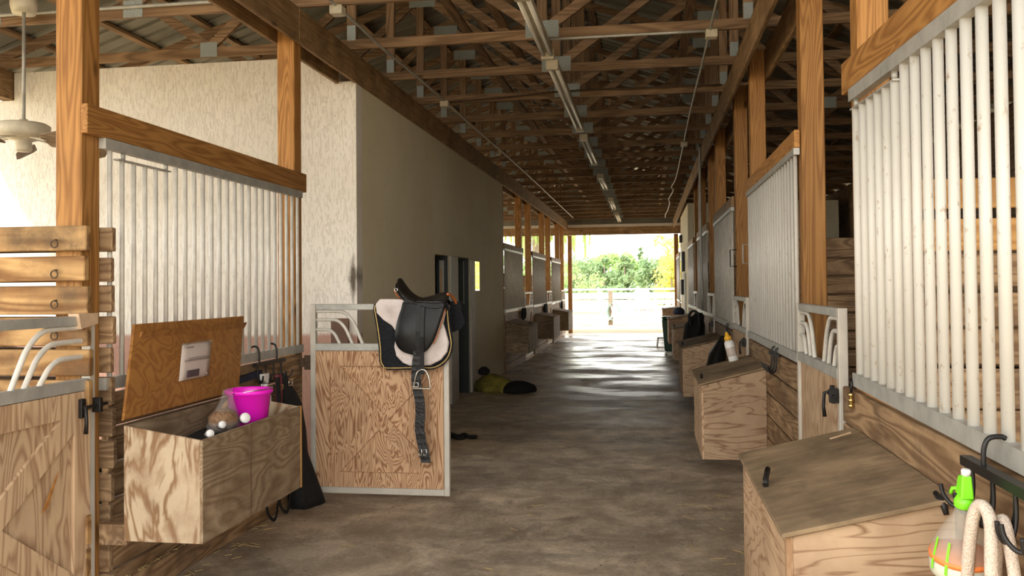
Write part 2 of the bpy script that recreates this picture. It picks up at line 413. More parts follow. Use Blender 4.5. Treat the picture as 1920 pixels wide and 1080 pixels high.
# ------------------------------------------------------------------ light
w = bpy.data.worlds.new('hazy_sky'); S.world = w; w.use_nodes = True
t = w.node_tree; bg = t.nodes['Background']
tc = t.nodes.new('ShaderNodeTexCoord'); sx = t.nodes.new('ShaderNodeSeparateXYZ'); rp = t.nodes.new('ShaderNodeValToRGB')
t.links.new(tc.outputs['Generated'], sx.inputs[0]); t.links.new(sx.outputs[2], rp.inputs[0]); t.links.new(rp.outputs[0], bg.inputs[0])
rp.color_ramp.elements[0].color = (1, .965, .89, 1); rp.color_ramp.elements[0].position = .02
rp.color_ramp.elements[1].color = (.90, .94, 1, 1); rp.color_ramp.elements[1].position = .75
bg.inputs[1].default_value = 3.6
sun = bpy.data.objects.new('sun', bpy.data.lights.new('sun', 'SUN')); COL.objects.link(sun)
sun.data.energy = 6.0; sun.data.angle = .02; sun.data.color = (1, .94, .82)
sun.rotation_euler = V((.62, .42, -1.0)).to_track_quat('-Z', 'Y').to_euler()
def portal(name, loc, rot, sx, sy):
    l = bpy.data.lights.new(name, 'AREA'); l.shape = 'RECTANGLE'; l.size = sx; l.size_y = sy; l.cycles.is_portal = True
    o = bpy.data.objects.new(name, l); COL.objects.link(o); o.location = loc; o.rotation_euler = rot
S.view_settings.view_transform = 'Standard'; S.view_settings.look = 'None'; S.view_settings.gamma = 1.0
S.view_settings.use_curve_mapping = False; S.view_settings.exposure = 0.48
S.cycles.max_bounces = 10; S.cycles.diffuse_bounces = 7; S.cycles.use_denoising = True

# ------------------------------------------------------------------ constants of the barn
XL, XR = -2.664, .93          # faces of the stall fronts
Y0, Y1 = -.35, 30.2           # barn ends
RIDGE = -.9
# ------------------------------------------------------------------ the setting
struct('floor', MB().box(-2.95, 1.2, Y0, 29.6, -.12, 0), 'concrete')
struct('floor_stalls', MB().box(-6.5, -2.955, Y0, 29.6, -.12, -.004).box(1.205, 4.7, Y0, 29.6, -.12, -.004), 'dirt')
g = MB().box(-120, 120, 29.6, 160, -.3, -.03).box(-120, 120, -70, Y0, -.3, -.03).box(-120, -6.5, Y0, 29.6, -.3, -.03).box(4.7, 120, Y0, 29.6, -.3, -.03)
struct('ground', g, 'sand')
# tack room on the left: front, aisle face with two doorways, top
XW = -2.682
wl = MB()
ys_ = (7.902, 10.76, 11.50, 12.06, 12.88, 16.05)
for a, b, z in zip(ys_, ys_[1:], (0, 2.03, 0, 2.04, 0)): wl.box(XW-.16, XW, a, b, z, 3.545)
struct('wall_left', wl, 'stucco_aisle')
wf = MB().box(-6.62, -2.86, 7.75, 7.9, 0, 3.515).box(-6.25, -2.86, 7.75, 7.9, 3.515, 3.79).box(-2.86, XW+.002, 7.748, 7.9, 0, 3.545)
struct('wall_front', wf, 'stucco')
struct('wall_inner', MB().box(-6.3, -2.85, 15.9, 16.05, 0, 3.5).box(-4.3, -4.2, 7.9, 15.9, 0, 3.5).box(-4.3, -2.85, 7.9, 15.9, 3.40, 3.48), 'stucco_aisle')
# tack room block on the right, seen far down the aisle
struct('wall_right', MB().box(.945, 4.3, 20.45, 24.7, 0, 3.5), 'stucco_aisle')
struct('wall_outer', MB().box(4.55, 4.65, Y0, 29.5, 0, 3.85), 'plank_y')
struct('wall_back', MB().add([(-6.4, 29.55, 3.66), (4.6, 29.55, 3.66), (4.6, 29.55, 3.86), (RIDGE, 29.55, 5.72), (-6.4, 29.55, 3.86),
                               (-6.4, 29.62, 3.66), (4.6, 29.62, 3.66), (4.6, 29.62, 3.86), (RIDGE, 29.62, 5.72), (-6.4, 29.62, 3.86)],
                              [(0,1,2,3,4), (9,8,7,6,5), (0,5,6,1), (1,6,7,2), (2,7,8,3), (3,8,9,4), (4,9,5,0)]), 'roof')
# trims round the two tack room doorways
struct('trim_1', MB().box(XW+.002, XW+.03, 11.56, 12.0, 0, 2.03), 'door_white', bevel=.004)
struct('trim_2', MB().box(XW+.002, XW+.03, 12.93, 13.22, 0, 2.02), 'door_white', bevel=.004)
d = struct('door_1', MB().box(-2.93, -2.89, 10.66, 11.58, 0, 2.08).box(XW-.16, XW-.004, 11.485, 11.499, 0, 2.03), 'dark_door')
d2 = part('door_panel', MB().box(-2.80, -2.735, 11.475, 11.484, .1, 1.97), 'door_white', d, label='pale inner panel')
part('door_edge', MB().box(-2.785, -2.765, 11.468, 11.474, 1.2, 1.86), 'new_z', d2, label='orange wood strip')
d = struct('door_2', MB().box(-2.93, -2.89, 12.0, 12.95, 0, 2.08).box(XW-.16, XW-.004, 12.865, 12.879, 0, 2.04), 'dark_door')
part('door_handle', MB().tube([(-2.80, 12.86, 1.10), (-2.80, 12.84, 1.10), (-2.74, 12.84, 1.10)], .008, 8), 'steel', d, label='small chrome lever handle')
part('door_seam', MB().box(-2.765, -2.755, 12.858, 12.864, 1.35, 2.0), 'door_white', d)

# ------------------------------------------------------------------ builders of repeated things
def make_door(w, label, mat='doorply_z', sets=(1, 1), latch=True, group=None, brace=True, es=(.40, .32, .22)):
    r = thing('stall_door', (0, 0, 0), label, 'stall door', group)
    f = MB().box(0, .042, 0, .045, .045, 1.48).box(w-.042, w, 0, .045, .045, 1.48).box(.042, w-.042, .004, .042, .045, .095)
    part('frame', f, 'alu', r, bevel=.003)
    part('middle_rail', MB().box(.042, w-.042, -.002, .045, 1.125, 1.18), 'galv', r, bevel=.003)
    part('top_rail', MB().box(.042, w-.042, .004, .042, 1.435, 1.48), 'galv', r, bevel=.003)
    part('panel', MB().box(.042, w-.042, .016, .034, .095, 1.125), mat, r)
    if brace:
        xa, xb, za, zb = .042+.115, w-.042-.115, .095+.115, 1.125-.115
        W, H = xb-xa, zb-za; L = math.hypot(W, H); hb = .055; dx = hb*L/H; dz = hb*L/W; xc, zc = (xa+xb)/2, (za+zb)/2
        holes = [[(xa+dx, zb), (xb-dx, zb), (xc, zc+dz)], [(xa+dx, za), (xc, zc-dz), (xb-dx, za)],
                 [(xa, za+dz), (xa, zb-dz), (xc-dx, zc)], [(xb, za+dz), (xc+dx, zc), (xb, zb-dz)]]
        m = MB().plate([[(.044, .097), (w-.044, .097), (w-.044, 1.123), (.044, 1.123)]]+holes, .018, lambda u, v, t: (u, .0055+t, v))
        part('cross_brace', m, mat, r)
    for side, on in zip((0, 1), sets):
        if not on: continue
        for z, e in zip((1.425, 1.36, 1.285), es):
            h = z-1.17
            q = [(.03, z), (.45*e, z), (.64*e, z-.05*h), (.80*e, z-.30*h), (.90*e, z-.62*h), (e, z-h)]
            q = [((.012+x) if not side else w-.012-x, .022, zz) for x, zz in q]
            part('curved_bar', MB().tube(smooth_path(q, 6), .0125, 10), 'bars_dull', r)
    if latch:
        lx = w-.10
        l = part('latch', MB().box(lx-.03, lx+.005, -.02, 0, 1.00, 1.09).tube([(lx-.012, -.03, 1.05), (w+.05, -.03, 1.05)], .008, 8).box(w-.03, w-.004, -.045, -.001, 1.015, 1.085), 'dark_metal', r, bevel=.003)
        part('latch_handle', MB().tube([(lx-.02, -.02, 1.06), (lx-.035, -.045, 1.05), (lx-.036, -.05, .98), (lx-.034, -.045, .93)], [.008, .009, .009, .011], 8), 'dark_metal', l)
    return r

def make_grille(L, label, group=None, x0=.14, x1=None, n=23, r=.0125, barmat='bars', zt0=2.30, zt1=2.30, zb0=1.165, zb1=1.165, hz=.05, hh=.14, head='post_x', feed=None, hx=(0.0, 0.0)):
    """local x 0..L; header over it all; z values vary along x from end to end"""
    x1 = x1 or L-.10
    g = thing('stall_grille', (0, 0, 0), label, 'stall bars', group)
    zt = lambda x: zt0+(zt1-zt0)*x/L
    zb = lambda x: zb0+(zb1-zb0)*x/L
    def slab(xa, xb, ya, yb, fa, fb): return MB().hexa([(xa,ya,fa(xa)),(xb,ya,fa(xb)),(xb,yb,fa(xb)),(xa,yb,fa(xa)),(xa,ya,fb(xa)),(xb,ya,fb(xb)),(xb,yb,fb(xb)),(xa,yb,fb(xa))])
    part('header_board', slab(hx[0], L+hx[1], 0, .036, lambda x: zt(x)+hz, lambda x: zt(x)+hz+hh), head, g, bevel=.004)
    part('top_channel', slab(x0-.06, x1+.06, -.004, .034, lambda x: zt(x)-.008, lambda x: zt(x)+hz-.001), 'galv', g)
    part('bottom_channel', slab(x0-.06, x1+.06, -.006, .036, lambda x: zb(x)-.06, lambda x: zb(x)), 'galv', g)
    base = None
    for i in range(n):
        x = x0+(x1-x0)*i/(n-1); lo = feed and feed[0] <= i <= feed[1]
        if base is None or lo or zt0 != zt1:
            b = part('bar', MB().tube([(x, .016, zb(x)-.002), (x, .016, zt(x)-(.05 if lo else .001))], r, 12), barmat, g)
            if not lo and zt0 == zt1: base = (b, x)
        else:
            b = base[0].copy(); COL.objects.link(b); b.parent = g; b.location = (x-base[1], 0, 0)
    if feed:
        xa = x0+(x1-x0)*feed[0]/(n-1)-.05; xb = x0+(x1-x0)*feed[1]/(n-1)+.03
        m = slab(xa, xb, 0, .032, lambda x: zt(x)-.05, lambda x: zt(x)-.043)
        for x in (xa+.06, xb-.03): m.tube([(x, .016, zt(x)-.043), (x, .016, zt(x)-.006)], .012, 8)
        part('feed_gate_strap', m, 'galv', g)
    return g

def make_planks(L, label, cat='stall wall', group=None, z0=.03, z1=1.10, n=6, mat='plank_x', th=.036, gap=.012, sill=True, jag=0, name='stall_wall', x0=0, rows=None):
    r = thing(name, (0, 0, 0), label, cat, group)
    h = (z1-z0)/n
    rows = rows or [(z0+i*h, z0+(i+1)*h-gap) for i in range(n)]
    for i, (a, b) in enumerate(rows):
        j = random.uniform(-jag, jag)
        q = random.uniform(-.004, .004)
        part('plank', MB().hexa([(x0,0,a+q),(L+j,0,a-q),(L+j,th,a-q),(x0,th,a+q),(x0,0,b+q),(L+j,0,b-q),(L+j,th,b-q),(x0,th,b+q)]), mat, r, bevel=.005)
    if sill: part('sill_board', MB().box(x0, L, -.036, -.002, .0, .135), mat, r, bevel=.004)
    return r

def make_box(L, D, zb, zf, z0, label, group=None, mats=('plydark_x', 'plyline_y'), lid=True, lidmat='lidtop_x', over=.02):
    """feed box hung on a wall: local x 0..L, back at y=0, front at y=-D; zb back height, zf front height"""
    r = thing('feed_box', (0, 0, 0), label, 'feed box', group); t = .016
    part('front_panel', MB().box(0, L, -D, -D+t, z0, zf), mats[0], r, bevel=.002)
    part('back_panel', MB().box(t, L-t, -t, -.001, z0, zb), mats[0], r)
    for xa, xb in ((0.0, t), (L-t, L)):
        part('end_panel', MB().hexa([(xa,-D+t,z0),(xb,-D+t,z0),(xb,-.001,z0),(xa,-.001,z0),(xa,-D+t,zf),(xb,-D+t,zf),(xb,-.001,zb),(xa,-.001,zb)]), mats[1], r, bevel=.002)
    part('bottom_panel', MB().box(t, L-t, -D+t, -t, z0+.002, z0+t), mats[0], r)
    if lid:
        s = (zb-zf)/D; f = lambda y: zb+s*y+.002
        part('lid', MB().hexa([(-over,-D-over,f(-D-over)),(L+over,-D-over,f(-D-over)),(L+over,-.002,f(0)),(-over,-.002,f(0)),
              (-over,-D-over,f(-D-over)+t),(L+over,-D-over,f(-D-over)+t),(L+over,-.002,f(0)+t),(-over,-.002,f(0)+t)]), lidmat, r, bevel=.003)
    return r
LEFT, RIGHT = PI/2, -PI/2      # turn a local front (-y) to face the aisle from the left or the right wall

# ------------------------------------------------------------------ left side, near
def post(name, x0, x1, y0, y1, z0, z1, label, group=None, m='post_z'):
    return solo(name, MB().box(x0, x1, y0, y1, z0, z1), m, label, 'post', group, kind='thing', bevel=.006)
PX0, PX1 = -2.842, -2.702
post('timber_post', PX0, PX1, 3.80, 3.945, 0, 4.6, 'thick timber post beside the near left stall door, ceiling fan behind it')
post('timber_post', PX0, PX1, 6.36, 6.50, 0, 3.795, 'orange timber post at far end of the left bars, before the white wall')
g = make_grille(2.72, 'galvanised stall bars on the left, behind the open feed box with orange lid', None, .20, 2.57, 24, .0125, 'bars_dull', 2.318, 2.318, hz=.045, hh=.145, feed=(1, 5))
g.location = (XL, 3.79, 0); g.rotation_euler.z = LEFT
k = make_planks(2.46, 'low brown plank wall below the left bars, behind the open feed box', z1=1.10)
k.location = (XL-.001, 3.952, 0); k.rotation_euler.z = LEFT
d = make_door(1.42, 'closed stall door in the left foreground with peeling tape on its corner', 'doorgrey_z', es=(.53, .45, .355))
d.location = (XL+.012, 2.415, 0); d.rotation_euler.z = LEFT
part('corner_tape', MB().hexa([(1.30,-.012,1.42),(1.425,-.012,1.44),(1.425,.044,1.44),(1.30,.044,1.42),(1.28,-.012,1.492),(1.428,-.012,1.492),(1.428,.044,1.492),(1.28,.044,1.492)]), 'tape', d, label='peeling tan tape')
part('gnaw_mark', MB().hexa([(1.05+.0,-.0005,.62),(1.09,-.0005,.64),(1.09,.004,.64),(1.05,.004,.62),(1.13,-.0005,.74),(1.16,-.0005,.78),(1.16,.004,.78),(1.13,.004,.74)]), 'lid_y', d, label='orange worn patch')
# partition of the near left stall: chewed planks nailed on both faces of the post
rows = [(1.795, 1.915), (1.645, 1.765), (1.49, 1.625), (1.335, 1.472), (1.19, 1.315), (1.03, 1.17), (.87, 1.01), (.71, .85), (.55, .69), (.39, .53), (.2, .37), (.03, .19)]
p = make_planks(3.55, 'chewed brown plank partition behind the left foreground door', 'partition', mat='log_x', jag=.015, name='stall_partition', sill=False, rows=rows, th=.038)
p.location = (-6.195, 3.758, 0)
p2 = make_planks(3.55, 'brown plank partition nailed to the far face of the near left post', 'partition', mat='plank_x', jag=.012, name='stall_partition', sill=False, rows=rows, th=.038)
p2.location = (-6.195, 3.949, 0)
for z in (1.845, 1.70, 1.555, 1.405):
    x = -2.80
    m = MB().tube(arc((x, 3.738, z-.02), .018, 0, 2*PI, 14, (1, 0, 0), (0, 0, 1))[:-1], .0035, 6, True).tube([(x, 3.756, z), (x, 3.738, z)], .004, 6)
    part('ring_bolt', m, 'rust_metal', p, local=False, label='rusty ring bolt')
# left outer side
solo('outer_wall', MB().box(-6.38, -6.34, Y0, 29.5, 0, 1.25), 'plank_y', 'low plank wall along the outer left side of the stalls', 'wall', kind='structure')
solo('outer_beam', MB().box(-6.40, -6.26, Y0, 29.5, 3.52, 3.802), "beam_y", 'dark beam carrying the outer left ends of the roof trusses', 'beam', kind='structure')
for y in (.02, 3.8, 16.2, 20.2, 24.2, 29.3):
    solo('outer_post', MB().box(-6.39, -6.27, y, y+.14, 0, 3.515), "post_z", "outer post on the open left side of the stalls", 'post', 'outer posts on the left', kind='thing')
# beams over the stall fronts (pairs with the posts between)
def beam(x0, x1, ys, labels):
    for (a, b), l in zip(zip(ys, ys[1:]), labels):
        solo('ceiling_beam', MB().box(x0, x1, a+.003, b-.003, 3.525, 3.802), 'beam_y', l, 'beam', kind='thing', bevel=.005)
beam(-2.70, XL, (Y0, 6.38, 9.6, 12.9, 16.05), ('roof beam over the left stall bars, nearest the camera', 'roof beam starting at the top corner of the plaster wall', 'roof beam above the plain middle of the plaster wall', 'roof beam above the far doorways of the plaster wall'))
beam(-2.70, XL, (16.05, 22.9, 29.4), ('pale lit roof beam over the near feed boxes beyond the plaster wall', 'pale lit roof beam over the farthest left stalls'))
beam(-2.88, -2.844, (Y0, 7.742), ('dark inner beam behind the left posts, running into the white wall',))
beam(-2.88, -2.844, (16.1, 29.4), ('dark inner beam behind the far left posts',))
# ------------------------------------------------------------------ left side, beyond the tack room
for y, l in ((16.1, 'first'), (18.58, 'second'), (20.12, 'third'), (22.8, 'fourth'), (24.2, 'fifth'), (26.75, 'sixth'), (28.15, 'seventh')):
    post('timber_post', PX0, PX1, y, y+.14, 0, 3.795, l+' dark post beyond the plaster wall on the left')
post('timber_post', -2.68, -2.54, 29.42, 29.56, 0, 3.33, 'end post at left of the bright far opening')
WORD = ('nearest', 'middle', 'farthest')
far_grille = None
for i, (a, b) in enumerate(((16.12, 18.66), (20.2, 22.86), (24.28, 26.85))):
    l = WORD[i]+' dull stall bars of the far left stalls beyond the plaster wall'
    g = make_grille(b-a, l, None, .1, b-a-.08, 22, .0125, 'bars_dull', 2.30, 2.30, hz=.035, hh=.10, head='beam_x')
    g.location = (XL, a, 0); g.rotation_euler.z = LEFT
    k = make_planks(b-a, WORD[i]+' plank wall under the far left stall bars'); k.location = (XL-.001, a, 0); k.rotation_euler.z = LEFT
doorL = None
for i, (a, b) in enumerate(((18.74, 20.09), (22.95, 24.18), (26.92, 28.12))):
    d = make_door(b-a, WORD[i]+' half door between the far left stalls', 'doorgrey_z', latch=False); d.location = (XL+.012, a, 0); d.rotation_euler.z = LEFT
for i, (a, b, zf) in enumerate(((16.16, 17.44, .85), (20.52, 21.95, .86), (24.36, 25.75, .86))):
    bx = make_box(b-a, .45, .93, zf, .345, ('nearest left feed box beyond the plaster wall, beside its corner', 'second left feed box beyond the plaster wall', 'farthest left feed box, beside the far opening')[i], None, ('plydark_x', 'plydark_y'))
    bx.location = (XL, a, 0); bx.rotation_euler.z = LEFT
    part('lid_knob', MB().lathe([(.012, .0), (.02, .02), (.0, .03)], ((b-a)*.5, -.38, zf+.028), 10), 'dark_metal', bx)
for i, (y, z) in enumerate(((18.25, 1.15), (22.3, 1.15), (26.5, 1.15))):
    m = MB()
    for k in range(4):
        yy = y+random.uniform(-.22, .22); q = random.uniform(.22, .34)
        m.loft([[V((XL+.05+math.cos(a)*.03*s_, yy+math.sin(a)*.06*s_, z-q*h)) for a in [2*PI*j/8 for j in range(8)]] for h, s_ in ((-.03, .2), (.15, .9), (.6, 1.1), (1, .5))])
    solo('hanging_halter', m, 'black_cloth', 'dark halters hanging on the wall above the '+('nearest', 'second', 'farthest')[i]+' far left feed box', 'halter')
# partitions and gable of the far left stalls
for i, y in enumerate((18.62, 22.84, 26.8)):
    r = make_planks(3.35, WORD[i]+' plank partition between the far left stalls', 'partition', mat='plank_x', name='stall_partition', sill=False, rows=[(z, z+.15) for z in [.05+.17*k for k in range(11)]], th=.036)
    r.location = (-6.2, y-.045, 0)
# things inside the nearest left stall
fan = thing('ceiling_fan', (-4.86, 6.13, 2.78), 'cream ceiling fan with brown blades hanging on a rod at left', 'ceiling fan')
fx, fy, fz = fan.location
part('canopy', MB().lathe([(.0, 3.81-fz), (.085, 3.80-fz), (.10, 3.86-fz), (.10, 3.93-fz), (0, 3.93-fz)], (0,0,0), 20), 'cream', fan)
part('rod', MB().tube([(0,0,.18),(0,0,3.82-fz)], .014, 10), 'galv', fan)
part('motor', MB().lathe([(.0,.185),(.03,.18),(.032,.155),(.17,.145),(.192,.13),(.192,.06),(.175,.045),(.11,.02),(.06,.005),(.06,-.055),(.05,-.075),(0,-.078)], (0,0,0), 32), 'cream', fan)
for k in range(5):
    a = math.radians(-18+72*k); c, s_ = math.cos(a), math.sin(a)
    bl = MB(); P = lambda u, vv, z: V((c*u-s_*vv, s_*u+c*vv, z))
    o = [(.26,-.055),(.30,-.068),(.60,-.075),(.64,-.05),(.64,.05),(.60,.075),(.30,.068),(.26,.055)]
    bl.add([P(u, vv, -.018-vv*.6) for u, vv in o]+[P(u, vv, -.010-vv*.6) for u, vv in o], [tuple(range(8))[::-1], tuple(range(8,16))]+[(i,(i+1)%8,(i+1)%8+8,i+8) for i in range(8)])
    b = part('blade', bl, 'plydark_x', fan)
    part('blade_arm', MB().bar(P(.10,-.02,.03), P(.31,-.03,-.018), .02, .008).bar(P(.10,.02,.03), P(.31,.03,-.002), .02, .008), 'cream', b)
solo('green_tub', MB().lathe([(.20,0),(.24,.55),(.26,.56),(.26,.60),(.24,.60),(.22,.05),(0,.05)], (-3.25, 4.75, 0.0), 24), 'green_plastic', 'dark green tub inside the left stall, low behind the bars', 'tub')

# ------------------------------------------------------------------ right side
QX0, QX1 = .97, 1.11
plab = {4.16: 'broad timber post behind the top corner of the near right bars', 5.63: 'tall orange timber post beside the right half door',
        8.3: 'right post at far end of the second stall bars', 9.76: 'right post beyond the second stall bars, near edge of the third bars',
        12.45: 'dark right post at the far end of the third stall bars', 13.88: 'dark right post before the fourth stall bars', 16.6: 'dark right post at the far end of the fourth stall bars', 18.0: 'far dark right post before the plaster block'}
for y, l in plab.items(): post('timber_post', QX0, QX1, y, y+.14, 0, 3.795, l)
post('timber_post', .90, 1.04, 29.42, 29.56, 0, 3.33, 'end post at right of the bright far opening')
post('timber_post', QX0, QX1, 25.6, 25.74, 0, 3.6, 'dark right post past the plaster block')
beam(.868, .904, (Y0, 8.37, 13.95, 20.4, 29.4), ('right roof beam nearest the camera, on aisle side of the posts', 'right roof beam over the third stall bars', 'right roof beam leading to the plaster block', 'farthest right roof beam above the plaster block'))
beam(1.113, 1.149, (Y0, 20.4), ('inner right roof beam on the stall side of the posts',))
# near bars: local x runs towards the camera
g = make_grille(2.95, 'large white painted bars of the near right stall in the foreground', None, .212, 2.70, 21, .0172, 'bars', 2.452, 2.345, 1.193, 1.165, hz=.05, hh=.15, feed=(0, 5))
g.location = (XR, 4.318, 0); g.rotation_euler.z = RIGHT
part('chain', MB().tube([(.15,-.012,1.165),(.17,-.014,1.14),(.16,-.014,1.10)], .006, 6), 'dark_metal', g, label='short black chain')
for z in (1.09, 1.065, 1.04): part('brass_ring', MB().lathe([(.008,-.012),(.014,0),(.008,.012)], (.155,-.014,z), 8), 'brass', g, label='brass bead')
k = make_planks(3.5, 'brown plank wall under the near right bars, behind the big feed box', z1=1.115, mat='plank_x'); k.location = (XR+.001, 4.405, 0); k.rotation_euler.z = RIGHT
gl = ('second white barred panel on the right, beyond the half door', 'third barred panel on the right, greyer and beyond two posts', 'fourth barred panel on the right, seen edge-on', 'fifth barred panel on the right, before the plaster block', 'last barred panel on the right, beside the far opening')
for i, (a, b) in enumerate(((5.665, 8.37), (9.83, 12.52), (13.95, 16.67), (18.07, 20.4), (25.7, 28.4))):
    L = b-a
    g = make_grille(L, gl[i], None, .08, L-.07, 21 if i < 2 else 24, .0132 if i < 2 else .0125, 'bars' if i == 0 else 'bars_dull', 2.43, 2.43, hz=.035, hh=.115, head='beam_x' if i else 'post_x')
    g.location = (XR, b, 0); g.rotation_euler.z = RIGHT
    k = make_planks(L-.05, ('plank wall below the second right bars, between the feed boxes', 'plank wall below the third right bars', 'plank wall below the fourth right bars', 'plank wall below the fifth right bars', 'plank wall below the last right bars')[i], mat='plank_x')
    k.location = (XR+.001, b-.02, 0); k.rotation_euler.z = RIGHT
for i, (a, b) in enumerate(((4.42, 5.655), (8.44, 9.80), (12.55, 13.92), (16.72, 18.03))):
    d = make_door(b-a-.03, ('right half door with curved white bars, beside the near bars', 'second right half door, between second and third bars', 'third right half door, far down the aisle', 'farthest right half door before the plaster block')[i], 'doorgrey_z', brace=i != 0, es=(.46, .34, .20))
    d.location = (XR-.008, b-.015, 0); d.rotation_euler.z = RIGHT
# hooks with bent ends on the posts beside the third bars
for i, (y, l) in enumerate(((9.70, 'black pull handle beside the third right bars'), (8.42, 'pale pull handle on the post beside the second right bars'))):
    x = XR-.002
    solo('pull_handle', MB().tube([(x+.04, y, 1.98), (x-.03, y, 1.98), (x-.03, y, 1.80), (x+.04, y, 1.80)], .007, 6), 'dark_metal' if i == 0 else 'galv', l, 'handle')
# partitions between the right stalls
rows = [(1.944, 2.085), (1.751, 1.902), (1.578, 1.731), (1.397, 1.555), (1.215, 1.38), (1.015, 1.20), (.83, 1.0), (.64, .815), (.45, .625), (.26, .435), (.04, .245)]
r = thing('stall_partition', (1.13, 4.315, 0), 'plank partition behind the near right bars, two new orange boards on top', 'partition')
for i, (a, b) in enumerate(rows):
    q = .004*(-1)**i
    part('plank', MB().hexa([(0,0,a+q),(3.38,0,a-q),(3.38,.036,a-q),(0,.036,a+q),(0,0,b+q),(3.38,0,b-q),(3.38,.036,b-q),(0,.036,b+q)]), 'new_x' if i < 2 else 'plank_x', r, bevel=.005, label='new orange board' if i < 2 else None)
for j, (y, l) in enumerate(((8.46, 'plank partition seen past the second right post'), (12.6, 'plank partition at the far end of the third right stall'), (16.75, 'plank partition at the far end of the fourth right stall'))):
    r = make_planks(3.38, l, 'partition', name='stall_partition', sill=False, rows=[(2.0-.17*k-.15, 2.0-.17*k+(.03 if k == 0 else 0)) for k in range(11)])
    r.location = (1.13, y, 0)
# feed boxes on the right wall
bl = ('large foreground feed box with dusty lid, right corner', 'second right feed box with yellow-capped bottle on its lid', 'third right feed box with round knot on its side', 'fourth right feed box, small and far', 'fifth right feed box, beside the green bin', 'farthest right feed box near the opening')
for i, (a, b, zf, z0, xf) in enumerate(((2.853, 4.14, .80, .20, .428), (7.14, 8.31, .79, .195, .42), (10.92, 12.25, .81, .22, .42), (15.2, 16.5, .84, .30, .44), (19.3, 20.55, .84, .31, .45), (26.3, 27.6, .87, .3, .44))):
    bx = make_box(b-a, XR-xf, .925, zf, z0, bl[i], None, ('plyline_x', 'plyline_y'), lidmat='lidtop_y')
    bx.location = (XR, b, 0); bx.rotation_euler.z = RIGHT
    D = XR-xf
    if i == 0:
        part('corner_batten', MB().box(b-a-.032, b-a+.001, -D-.004, -D+.016, z0, zf-.002), 'ply_z', bx)
        part('lid_clip', MB().tube([(.62,-D+.015,zf+.03),(.62,-D+.03,zf+.075),(.66,-D+.02,zf+.05),(.70,-D+.01,zf+.03)], [.006,.011,.008,.012], 8), 'dark_metal', bx, label='small black latch')
        part('hasp', MB().tube([(b-a-.03,-.05,.945),(b-a+.01,-.04,.925),(b-a+.025,-.035,.89)], [.008,.012,.008], 8), 'dark_metal', bx, label='grey metal hasp')
    else:
        part('lid_clip', MB().tube([(.85,-D+.02,zf+.02),(.85,-D+.02,zf+.06),(.88,-D+.02,zf+.05)], .01, 8), 'dark_metal', bx)
solo('wood_shim', MB().hexa([(.865,3.965,.950),(.867,3.95,.950),(.775,3.92,.927),(.773,3.935,.927),(.865,3.965,.954),(.867,3.95,.954),(.775,3.92,.931),(.773,3.935,.931)]), 'doorgrey_x', 'small pale wood splinter lying on the foreground box lid', 'splinter')
# small things on the block wall
for i, (y, z0, z1, l) in enumerate(((22.2, 1.95, 2.45, 'upper black switch box on the right plaster block'), (22.9, 1.35, 1.75, 'lower black box on the right plaster block'), (23.6, 2.75, 2.95, 'small black box high on the right plaster block'))):
    solo('switch_box', MB().box(.865, .944, y, y+.4, z0, z1), 'dark_metal', l, 'switch box', bevel=.01)
solo('white_pipe', MB().tube([(.90, 21.2, .0), (.90, 21.2, 1.9)], .03, 8), 'white_plastic', 'short white vertical pipe on the right plaster block', 'pipe')
b = thing('wheelie_bin', (.57, 21.0, 0), 'dark green bin standing beside the far right feed boxes', 'bin')
part('bin_body', MB().hexa([(-.18,-.22,.03),(.18,-.22,.03),(.18,.22,.03),(-.18,.22,.03),(-.24,-.27,.80),(.24,-.27,.80),(.24,.27,.80),(-.24,.27,.80)]), 'green_plastic', b, bevel=.03)
part('bin_lid', MB().hexa([(-.26,-.29,.805),(.26,-.29,.805),(.26,.29,.805),(-.26,.29,.805),(-.22,-.25,.86),(.22,-.25,.86),(.22,.25,.86),(-.22,.25,.86)]), 'green_plastic', b, bevel=.02)
solo('folded_jacket', MB().loft([[V((.70+.13*math.cos(a)*s_, 20.0+.24*math.sin(a)*s_, .937+h)) for a in [2*PI*j/12 for j in range(12)]] for h, s_ in ((0, .9), (.05, 1.05), (.11, .9), (.16, .4))]), 'navy_cloth', 'dark folded jacket lying on the feed box beside the green bin', 'jacket')
st = thing('step_stool', (.35, 22.95, 0), 'small pale step stool on the floor beyond the green bin', 'stool')
part('seat', MB().box(-.12, .12, -.16, .16, .22, .25), 'white_plastic', st, bevel=.01)
for sx_ in (-1, 1):
    for sy_ in (-1, 1): part('leg', MB().bar((sx_*.12, sy_*.15, 0), (sx_*.09, sy_*.12, .222), .03, .03), 'white_plastic', st)

# ------------------------------------------------------------------ roof
ZB0, ZB1 = 3.805, 3.895            # bottom chords
zt = lambda x: 5.66-.336*abs(x-RIDGE)
prof = []
y = Y0-.3
while y < Y1+.3:
    prof += [(y, 0), (y+.15, 0), (y+.165, .02), (y+.215, .02)]; y += .23
c = MB()
for sgn in (-1, 1):
    vs = []; fs = []
    for (yy, dz) in prof:
        for xx in (RIDGE, RIDGE+sgn*6.1): vs.append((xx, yy, zt(xx)+.14+dz))
    n = len(prof)
    fs = [(2*i, 2*i+1, 2*i+3, 2*i+2) for i in range(n-1)]
    c.add(vs, fs)
ceil = struct('ceiling', c, 'roof')
m = ceil.modifiers.new('thick', 'SOLIDIFY'); m.thickness = .004
for sgn in (-1, 1):
    for k in range(10):
        x = RIDGE+sgn*(.12+.62*k)
        part('purlin', MB().bar((x, Y0-.2, zt(x)+.118), (x, Y1+.2, zt(x)+.118), .088, .036), 'truss_y', ceil)
